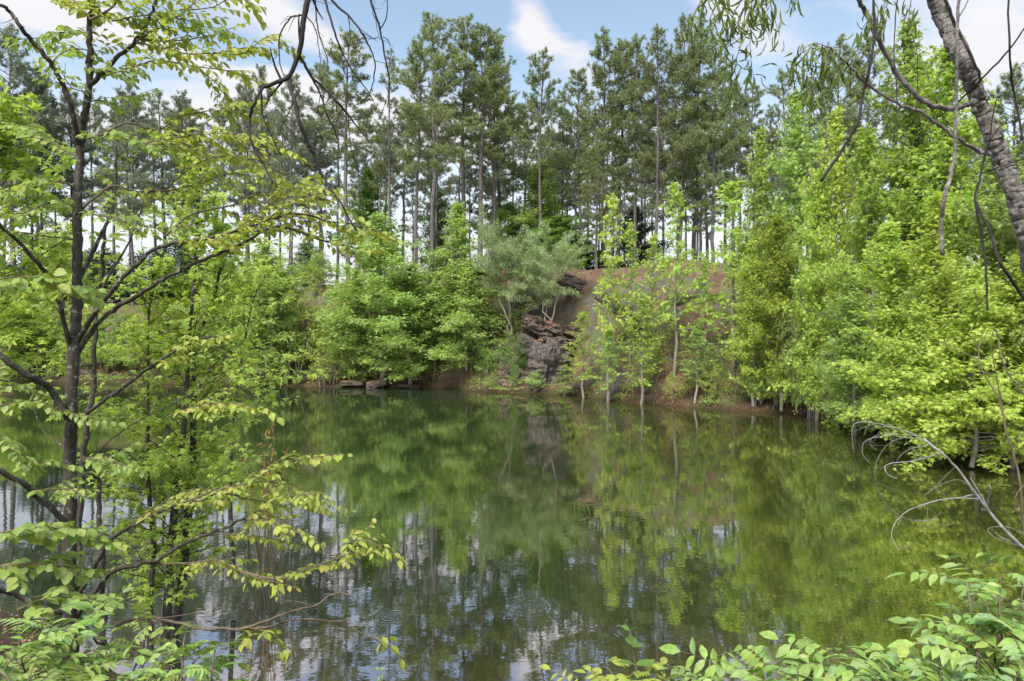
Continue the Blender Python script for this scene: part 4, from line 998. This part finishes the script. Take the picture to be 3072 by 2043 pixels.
# thin willow shoots with red new leaves
r = empty('willow_shoots', P(820, 1740, 9.6), label='clump of thin bare shoots with a few reddish new leaves in the water', cat='shrub')
gg = np.random.default_rng(9); lf_ = MB(); 
for i in range(14):
    x0 = 800 + gg.uniform(-25, 25); x1 = x0 + gg.uniform(-70, 90); yt = gg.uniform(1240, 1450); mb = MB()
    p = path3([(x0, 1745), ((x0 * 2 + x1) / 3 + gg.uniform(-10, 10), (1745 * 2 + yt) / 3), (x1 * .8 + x0 * .2, (1745 + yt * 3) / 4), (x1, yt)], 9.5 + gg.uniform(-.3, .3)); mb.tube(p, [.010, .005, .002], 5)
    finish(mb, 'stem', B_TWIG, r)
    n = 16; ss = gg.uniform(.45, 1, n); c = np.array([lerp_path(p, s)[0] for s in ss])
    leaves(lf_, c, nrm(rnd_sphere(gg, n) + np.array([0, 0, .5])), rnd_sphere(gg, n), gg.uniform(.06, .12, n), T_LANCE)
finish(lf_, 'leaves', M_RED, r, False)

# ------------------------------------------------------------------ dead branch hanging from above, top centre
r = simple_tree('hanging_dead_branch', 'black leafless forked branch hanging down from the top centre of the view', 'branch',
 [([(930, -90), (923, 0), (910, 83), (894, 166), (863, 230), (802, 255), (780, 262)], 3.4, 3.3, 19.0, 10.0),
  ([(790, 258), (764, 306), (750, 357), (757, 434), (796, 504), (817, 550)], 3.3, 3.2, 9.5, 5.0),
  ([(863, 230), (885, 306), (904, 383), (942, 472), (981, 548), (1019, 606), (1070, 692)], 3.35, 3.1, 13.5, 5.2),
  ([(898, 166), (930, 223), (968, 261), (1006, 300), (1044, 344), (1083, 395), (1114, 430)], 3.4, 3.6, 9.5, 3.8),
  ([(930, 223), (961, 281), (981, 344), (1006, 395), (1019, 448)], 3.4, 3.5, 6.8, 2.7),
  ([(783, 268), (789, 344), (815, 408), (843, 467)], 3.3, 3.4, 5.4, 2.4),
  ([(903, 45), (870, 55), (840, 105), (838, 180), (852, 228)], 3.4, 3.5, 5.4, 3.0), ([(915, 40), (945, 85), (955, 130), (962, 190)], 3.4, 3.3, 4.1, 2.0),
  ([(863, 240), (895, 320), (893, 350)], 3.35, 3.3, 3.4, 1.8), ([(942, 472), (918, 440), (915, 400)], 3.2, 3.2, 3.4, 1.5), ([(904, 383), (922, 432), (915, 470)], 3.2, 3.2, 3.4, 1.5),
  ([(1044, 344), (1050, 420), (1060, 470), (1090, 520)], 3.5, 3.6, 2.7, 1.5), ([(961, 281), (955, 320), (945, 350)], 3.4, 3.4, 2.7, 1.5)], B_DEAD)
simple_tree('hanging_twigs', 'thin dark drooping twigs hanging right of the dead branch at the top', 'branch',
 [([(985, -60), (996, 0), (1044, 45), (1083, 96), (1108, 140), (1124, 185), (1118, 255), (1095, 300)], 3.7, 3.6, 8.1, 2.7),
  ([(970, -60), (977, 0), (1000, 83), (1025, 153), (1057, 210), (1095, 261), (1118, 297)], 3.8, 3.7, 8.1, 2.4),
  ([(1100, -60), (1111, 0), (1140, 89), (1159, 191), (1169, 255), (1162, 322)], 3.6, 3.6, 8.1, 2.7),
  ([(940, -60), (945, 0), (955, 96), (981, 172), (984, 232)], 3.6, 3.6, 5.4, 2.2), ([(1140, 89), (1160, 50), (1163, -10), (1180, -50)], 3.6, 3.5, 4.1, 2.2),
  ([(1044, 45), (1052, 110), (1040, 160)], 3.7, 3.7, 3.4, 1.5), ([(1140, 70), (1118, 40), (1125, 0)], 3.6, 3.7, 2.7, 1.5), ([(1150, 110), (1165, 120), (1170, 140)], 3.6, 3.6, 2.7, 1.5),
  ([(1083, 96), (1120, 115), (1135, 110)], 3.7, 3.6, 2.7, 1.5)], B_DEAD)

# ------------------------------------------------------------------ leaning willow on the right
rw = empty('leaning_willow', P(3210, 2300, 4.2), label='leaning willow with a thick rough grey trunk crossing the upper right corner', cat='willow')
mb, pW = limb([(3230, 2600), (3200, 1900), (3160, 1300), (3118, 950), (3075, 690), (3038, 562), (3003, 470), (2958, 356), (2923, 270), (2889, 184), (2848, 103), (2804, 0), (2760, -120), (2700, -260)], 4.2, 4.0, 58, 38, 30, 77, lump=0, m=24, nz=.13)
finish(mb, 'trunk', B_WILLOW, rw)
gw = np.random.default_rng(5)
mbk = MB()   # bark knots and ridges on the trunk
for (x, y, s) in [(2925, 300, .9), (2945, 325, .7), (3000, 450, .6), (2870, 150, .5), (3055, 640, .7)]:
    c_ = P(x + gw.uniform(-12, 12), y, 3.98); v = rnd_sphere(gw, 60)
    rings = []; 
    for th in np.linspace(.15, 3.0, 7):
        for ph in np.arange(9) / 9 * 6.283: rings.append([math.sin(th) * math.cos(ph), math.sin(th) * math.sin(ph), math.cos(th)])
    V = np.array(rings) * (1 + gw.normal(0, .12, (63, 1))) * np.array([.026, .02, .024]) * s + c_ + np.array([0, .035, 0]); i_ = np.arange(6)[:, None] * 9; j_ = np.arange(9)[None]
    mbk.add(V, np.stack([i_ + j_, i_ + (j_ + 1) % 9, i_ + 9 + (j_ + 1) % 9, i_ + 9 + j_], -1).reshape(-1, 4))
finish(mbk, 'bark_knots', B_WILLOW, rw)
for i, (pts, d0, d1, w0, w1, bk) in enumerate([
 ([(2920, 306), (2880, 322), (2831, 324), (2785, 310), (2734, 270), (2688, 212), (2636, 120), (2608, 57), (2579, 0), (2550, -70)], 4.0, 3.6, 17, 13, 0),
 ([(2970, 462), (2930, 452), (2889, 425), (2831, 384), (2774, 344), (2688, 307), (2602, 252), (2544, 195), (2490, 140)], 4.0, 3.7, 14, 6, 0),
 ([(2612, -50), (2619, 0), (2622, 103), (2610, 200), (2590, 275), (2576, 356), (2539, 430), (2464, 542)], 3.6, 3.4, 7, 9, 1),
 ([(2880, -30), (2872, 60), (2872, 143), (2869, 287), (2866, 402), (2863, 476), (2849, 534), (2831, 603), (2823, 677), (2829, 763)], 3.6, 3.5, 9, 13, 0),
 ([(2962, 430), (2941, 528), (2926, 603), (2946, 717), (2958, 820), (2963, 930)], 3.9, 3.7, 8, 6, 1),
 ([(2928, 608), (2975, 706), (3003, 792), (3067, 884), (3110, 920)], 3.8, 3.6, 8, 10, 1),
 ([(2825, -40), (2837, 0), (2866, 75), (2906, 149), (2940, 230), (2946, 285)], 3.7, 4.0, 10, 9, 0),
 ([(3090, 60), (3027, 149), (2946, 235), (2877, 304)], 3.6, 4.0, 4, 6, 1),
 ([(3024, -40), (3029, 149), (3038, 258), (3055, 344), (3068, 420)], 3.4, 3.5, 5, 7, 1),
 ([(2700, -30), (2688, 29), (2682, 172), (2691, 287), (2682, 425)], 3.5, 3.5, 3.5, 3, 1),
 ([(2750, 130), (2753, 230), (2748, 333)], 3.6, 3.6, 2.5, 2, 1),
 ([(2870, 60), (2895, 20), (2915, -30)], 3.6, 3.6, 4, 3, 0),
 ([(2963, 462), (2990, 300), (3040, 290), (3090, 270)], 3.9, 3.7, 3.5, 2, 1),
 ([(3090, 350), (3000, 380), (2960, 450), (2945, 520)], 3.6, 3.9, 3, 2, 1),
 ([(2945, 520), (3000, 500), (3090, 470)], 3.9, 3.6, 3.5, 3, 1),
 ([(2760, 340), (2760, 420), (2755, 480)], 3.8, 3.8, 2, 1, 1),
 ([(2700, -120), (2560, -200), (2400, -160), (2230, -90), (2120, -60)], 4.0, 3.4, 16, 6, 0)]):
    mb, p = limb(pts, d0, d1, w0, w1, 8, 400 + i, lump=.07); finish(mb, 'branch', B_DEAD if bk else B_WILLOW, rw)
HANG = [([(2150, -70), (2110, -10), (2075, 60), (2062, 110)], 3.5), ([(2160, -70), (2150, 0), (2130, 60), (2135, 110)], 3.6), ([(2170, -70), (2185, 30), (2220, 80), (2230, 110)], 3.4),
 ([(2240, -90), (2235, 30), (2225, 120), (2205, 200), (2215, 260)], 3.5), ([(2260, -90), (2255, 20), (2250, 120), (2255, 200), (2265, 240)], 3.6), ([(2300, -110), (2310, 0), (2325, 60), (2340, 110)], 3.5),
 ([(2290, -100), (2285, 0), (2290, 60), (2310, 120)], 3.4), ([(2210, 20), (2180, 100), (2160, 140)], 3.5), ([(2225, 200), (2205, 240), (2200, 300)], 3.5), ([(2120, -60), (2160, 40), (2185, 100)], 3.3),
 ([(2350, -140), (2370, -30), (2385, 20)], 3.5), ([(2492, 142), (2440, 130), (2400, 160), (2365, 220)], 3.7), ([(2495, 143), (2450, 170), (2420, 220), (2425, 280)], 3.7), ([(2500, 148), (2470, 200), (2455, 260), (2460, 330)], 3.7),
 ([(2520, 170), (2500, 230), (2480, 290), (2485, 340)], 3.65), ([(2492, 142), (2420, 150), (2380, 190), (2390, 260)], 3.8), ([(2510, 160), (2480, 180), (2440, 250), (2410, 300)], 3.6), ([(2500, 140), (2540, 150), (2560, 210)], 3.7),
 ([(2620, 0), (2640, 40), (2655, 90)], 3.6), ([(2670, -30), (2650, 20), (2640, 60)], 3.6), ([(2740, -40), (2730, 20), (2725, 70)], 3.6), ([(2610, 57), (2590, 80), (2580, 110)], 3.6)]
for i, (pts, d) in enumerate(HANG):
    p = path3(pts, d, d + .15, wob=.06, seed=i); mb = MB(); mb.tube(p, [.0028, .001], 4); bo = finish(mb, 'twig', B_TWIG, rw); lf_ = MB()
    _, L = lerp_path(p, 1); n = int(L / .020) + 4; ss = gw.uniform(.12, 1, n); c = np.array([lerp_path(p, s)[0] for s in ss])
    d_ = nrm(np.array([0, 0, -1.0]) + gw.normal(0, .42, (n, 3))); leaves(lf_, c + gw.normal(0, .022, (n, 3)), d_, rnd_sphere(gw, n), gw.uniform(.06, .105, n), T_LANCE, wx=.95)
    lf_.build('leaf_spray', M_SALIX, bo)

# ------------------------------------------------------------------ pale dead arching branch over the water, right
simple_tree('arching_dead_branch', 'pale bare branch with long curled twigs arching over the water at the right', 'branch',
 [([(3140, 1700), (3072, 1645), (2998, 1572), (2945, 1505), (2878, 1412), (2825, 1359), (2772, 1316)], 5.0, 5.2, 8.8, 6.3),
  ([(2825, 1359), (2772, 1316), (2705, 1289), (2626, 1269), (2579, 1266), (2556, 1286), (2562, 1359)], 5.2, 5.3, 4.1, 1.4),
  ([(2938, 1495), (2852, 1495), (2772, 1512), (2705, 1545), (2675, 1598), (2695, 1652)], 5.1, 4.9, 4.1, 1.4), ([(2695, 1650), (2710, 1640), (2732, 1642)], 4.9, 4.9, 1.4, 0.7),
  ([(2818, 1359), (2745, 1382), (2665, 1392), (2659, 1419), (2692, 1436)], 5.2, 5.0, 4.1, 1.8),
  ([(2785, 1325), (2719, 1312), (2665, 1332), (2632, 1379), (2626, 1432), (2652, 1505), (2712, 1552), (2785, 1562), (2825, 1535)], 5.2, 5.6, 2.0, 1.0),
  ([(2800, 1335), (2732, 1346), (2692, 1380), (2695, 1430)], 5.2, 5.3, 2.0, 0.8), ([(2865, 1400), (2798, 1466), (2770, 1486)], 5.2, 5.3, 1.7, 0.7),
  ([(2760, 1308), (2660, 1300), (2620, 1310), (2610, 1332), (2630, 1350)], 5.2, 5.1, 2.0, 0.8), ([(2690, 1300), (2600, 1320), (2588, 1360), (2615, 1395)], 5.2, 5.1, 2.0, 1.0),
  ([(2945, 1505), (2900, 1450), (2860, 1440), (2790, 1468)], 5.1, 5.0, 1.7, 0.7), ([(3072, 1600), (3020, 1580), (2965, 1585), (2990, 1615), (3070, 1640)], 5.0, 4.9, 2.0, 1.0),
  ([(2785, 1508), (2782, 1545), (2790, 1560)], 5.0, 5.0, 1.4, 0.7)], B_PALE)
simple_tree('leafless_sapling', 'thin dark bare stem rising from the right shore beside the pale arching branch', 'branch',
 [([(3110, 1700), (3072, 1600), (3058, 1430), (3020, 1300), (2998, 1200), (2945, 1110), (2938, 1040), (2960, 1000)], 5.4, 5.6, 8, 3), ([(3020, 1300), (3000, 1180), (2975, 1050), (2978, 990)], 5.5, 5.5, 4, 2),
  ([(3090, 1440), (3050, 1480), (3045, 1540)], 5.4, 5.3, 4, 2), ([(2990, 990), (3010, 1090), (3060, 1170), (3110, 1220)], 5.5, 5.3, 5, 6)], B_TWIG)
simple_tree('drifted_twig', 'small curled pale twig sticking out of the water in the middle of the pond', 'branch',
 [([(1765, 1590), (1770, 1545), (1755, 1505), (1735, 1495), (1722, 1520), (1728, 1555)], 11.6, 11.6, 2.2, 1.1), ([(1765, 1580), (1790, 1540), (1810, 1515), (1805, 1500)], 11.7, 11.6, 1.7, 0.7),
  ([(1768, 1550), (1740, 1560), (1722, 1555)], 11.6, 11.5, 1.4, 0.6), ([(1755, 1505), (1775, 1498), (1800, 1520), (1808, 1560)], 11.6, 11.7, 1.4, 0.6), ([(1768, 1560), (1750, 1530), (1730, 1535)], 11.6, 11.7, 1.1, 0.6)], B_TWIG)

# ------------------------------------------------------------------ shrubs with compound leaves along the near bank
def compound_shrub(label, tips, seed, lsize=.07, mat=None, group=None, spread=.30, bare=.45, nleaf=(7, 10)):
    """tips: (px, py, D) where each stem ends; stems rise from the ground below"""
    g = np.random.default_rng(seed); c0 = np.mean([P(*q) for q in tips], axis=0); bx, by = c0[0], c0[1] - .15
    bz = ground_z(bx, by) - .04; r = empty('leafy_shrub', (bx, by, bz), label=label, cat='shrub', group=group)
    tips = list(tips) + [(x_ + g.uniform(-70, 70), y_ + g.uniform(40, 150), d_ + g.uniform(-.25, .25)) for x_, y_, d_ in tips]
    for (px, py, D) in tips:
        T = P(px, py + 12, D); b0 = np.array([bx + g.normal(0, .08), by + g.normal(0, .08), bz]); mid = b0 * .5 + T * .5 + np.array([0, 0, .18]) + g.normal(0, .05, 3)
        p = crom([b0, b0 * .7 + mid * .3 + np.array([0, 0, .12]), mid, mid * .4 + T * .6 + np.array([0, 0, .06]), T], 5); st, lf_ = MB(), MB(); st.tube(p, [.0065, .003], 6)
        n = g.integers(*nleaf)
        for i in range(n + 1):
            s = bare + (1 - bare) * i / n; b_, _ = lerp_path(p, s); t_ = nrm(lerp_path(p, min(1, s + .02))[0] - lerp_path(p, s - .04)[0])
            az = i * 2.4 + g.uniform(0, 1); d = nrm(np.array([math.cos(az), math.sin(az), .35]) + t_ * .5)
            if i == n: d = nrm(t_ * .4 + np.array([math.cos(az), math.sin(az), 0]))
            L = spread * g.uniform(.6, 1.05); q = [b_]
            for k in range(6): q.append(q[-1] + d * L / 6); d = nrm(d + np.array([0, 0, -.13]) + g.normal(0, .04, 3))
            q = np.array(q); st.tube(q, [.0018, .0008], 4); np_ = 4 + int(g.random() < .5); ls = lsize * g.uniform(.85, 1.3); PP, DD, NN, SS = [], [], [], []
            nrm_leaf = nrm(np.array([0, 0, 1.]) + g.normal(0, .3, 3))
            for k in range(np_):
                a_, _ = lerp_path(q, .35 + .6 * k / np_); dq = nrm(q[-1] - q[2]); sd_ = nrm(np.cross(dq, nrm_leaf))
                for sg in (-1, 1):
                    PP.append(a_); DD.append(nrm(dq * .55 + sd_ * sg - np.array([0, 0, g.uniform(.1, .5)]))); NN.append(nrm(nrm_leaf + g.normal(0, .22, 3))); SS.append(ls * (1.05 - .12 * abs(k - 1.5)) * g.uniform(.85, 1.1))
            PP.append(q[-1]); DD.append(nrm(q[-1] - q[-2])); NN.append(nrm_leaf); SS.append(ls * 1.15)
            leaves(lf_, np.array(PP), np.array(DD), np.array(NN), np.array(SS), T_LEAFLET)
        so = finish(st, 'stem', B_TWIG, r); lf_.build('leaves', mat or M_ASH, so)
    return r
compound_shrub('leafy shrub filling the lower right corner, its tips above the water', [(3000, 1705, 2.9), (2900, 1735, 2.8), (3080, 1795, 2.6), (2860, 1845, 2.9), (3030, 1895, 2.5), (2990, 1785, 3.1), (3110, 1685, 2.9), (2930, 1945, 2.4)], 1, .072)
compound_shrub('dense shrub with long pale leaflets at the bottom right', [(2800, 1965, 2.7), (2720, 1945, 2.6), (2860, 2015, 2.4), (2660, 2015, 2.5), (2780, 2075, 2.2), (2900, 2095, 2.2), (3010, 2075, 2.1), (2700, 2145, 2.1)], 2, .072)
compound_shrub('shrub with tall drooping tips left of the densest part of the bottom right', [(2560, 1945, 2.7), (2480, 1965, 2.6), (2600, 2015, 2.5), (2420, 2055, 2.5), (2540, 2095, 2.2), (2640, 2135, 2.1)], 3, .07)
compound_shrub('leafy shrub along the bottom edge right of the young pointed plant', [(2330, 1975, 2.8), (2240, 1985, 2.7), (2380, 2025, 2.5), (2180, 2035, 2.6), (2290, 2085, 2.3), (2420, 2125, 2.1)], 4, .068)
compound_shrub('low spray of oval leaves at the bottom edge between two leafy shrubs', [(2130, 1965, 3.0), (2090, 2020, 2.8), (2200, 2060, 2.5), (2060, 2090, 2.5)], 5, .062, nleaf=(4, 6))
compound_shrub('small plant with curled yellow green fronds at the bottom centre right', [(1810, 1985, 3.0), (1900, 1995, 2.9), (1960, 2005, 2.9), (1860, 2050, 2.7), (1720, 2045, 2.8)], 6, .055, M_ELMY, spread=.2)
def broad_plant(label, px, py, D, seed, n=7, size=.085, mat=None):
    g = np.random.default_rng(seed); T = P(px, py, D); b0 = np.array([T[0] + .05, T[1] - .1, ground_z(T[0], T[1] - .1) - .03]); r = empty('young_plant', tuple(b0), label=label, cat='plant')
    p = crom([b0, (b0 + T) / 2 + g.normal(0, .02, 3), T], 6); st, lf_ = MB(), MB(); st.tube(p, [.006, .002], 6); PP, DD, SS = [], [], []
    for k in range(n):
        a_, _ = lerp_path(p, 1 - .045 * k * (1 + k * .12))
        for sg in (0, math.pi):
            az = k * 1.57 + sg + g.normal(0, .2); PP.append(a_); DD.append(nrm(np.array([math.cos(az), math.sin(az), .55 - .16 * k]))); SS.append(size * min(1, .45 + k * .2) * g.uniform(.85, 1.1))
    leaves(lf_, np.array(PP), np.array(DD), nrm(np.array([0, 0, 1.]) + g.normal(0, .2, (len(PP), 3))), np.array(SS), T_WIDE); so = finish(st, 'stem', B_TWIG, r); lf_.build('leaves', mat or M_ASH, so)
broad_plant('young upright plant with glossy paired leaves at the bottom right of centre', 1890, 1890, 2.9, 3, 8, .10, M_DEEP)
broad_plant('small grey green leaf tip poking up at the bottom centre', 1140, 2010, 3.2, 4, 4, .06)
compound_shrub('shrub with feathery leaflets at the foot of the slender left tree', [(250, 1860, 3.3), (180, 1880, 3.2), (130, 1840, 3.3), (60, 1910, 3.1)], 7, .07, spread=.28)
compound_shrub('feathery leaved shrub between the left trunk and the maple saplings', [(400, 1800, 3.5), (470, 1850, 3.4)], 8, .05, M_ELM, spread=.2)
compound_shrub('dense leafy shrub at the bottom left in front of the bright water', [(560, 1890, 3.2), (650, 1920, 3.1), (480, 1970, 2.9)], 9, .062, spread=.24)
compound_shrub('shrub with young fern like leaflets in the bottom left corner', [(60, 1960, 2.9), (130, 2010, 2.8), (0, 2000, 2.7), (230, 2010, 2.8), (300, 2030, 2.7)], 10, .06, M_ELM, spread=.24)
simple_tree('brown_vine', 'bare brown woody stem rising from the leaf litter in the lower left corner', 'branch',
 [([(90, 2150), (75, 2030), (40, 1960), (-20, 1930)], 4.6, 4.4, 11, 8), ([(40, 1960), (100, 1900), (180, 1830), (240, 1800)], 4.6, 4.9, 6, 2), ([(60, 1990), (55, 1900), (58, 1800), (50, 1700)], 4.7, 4.8, 4, 2)], B_TWIG)
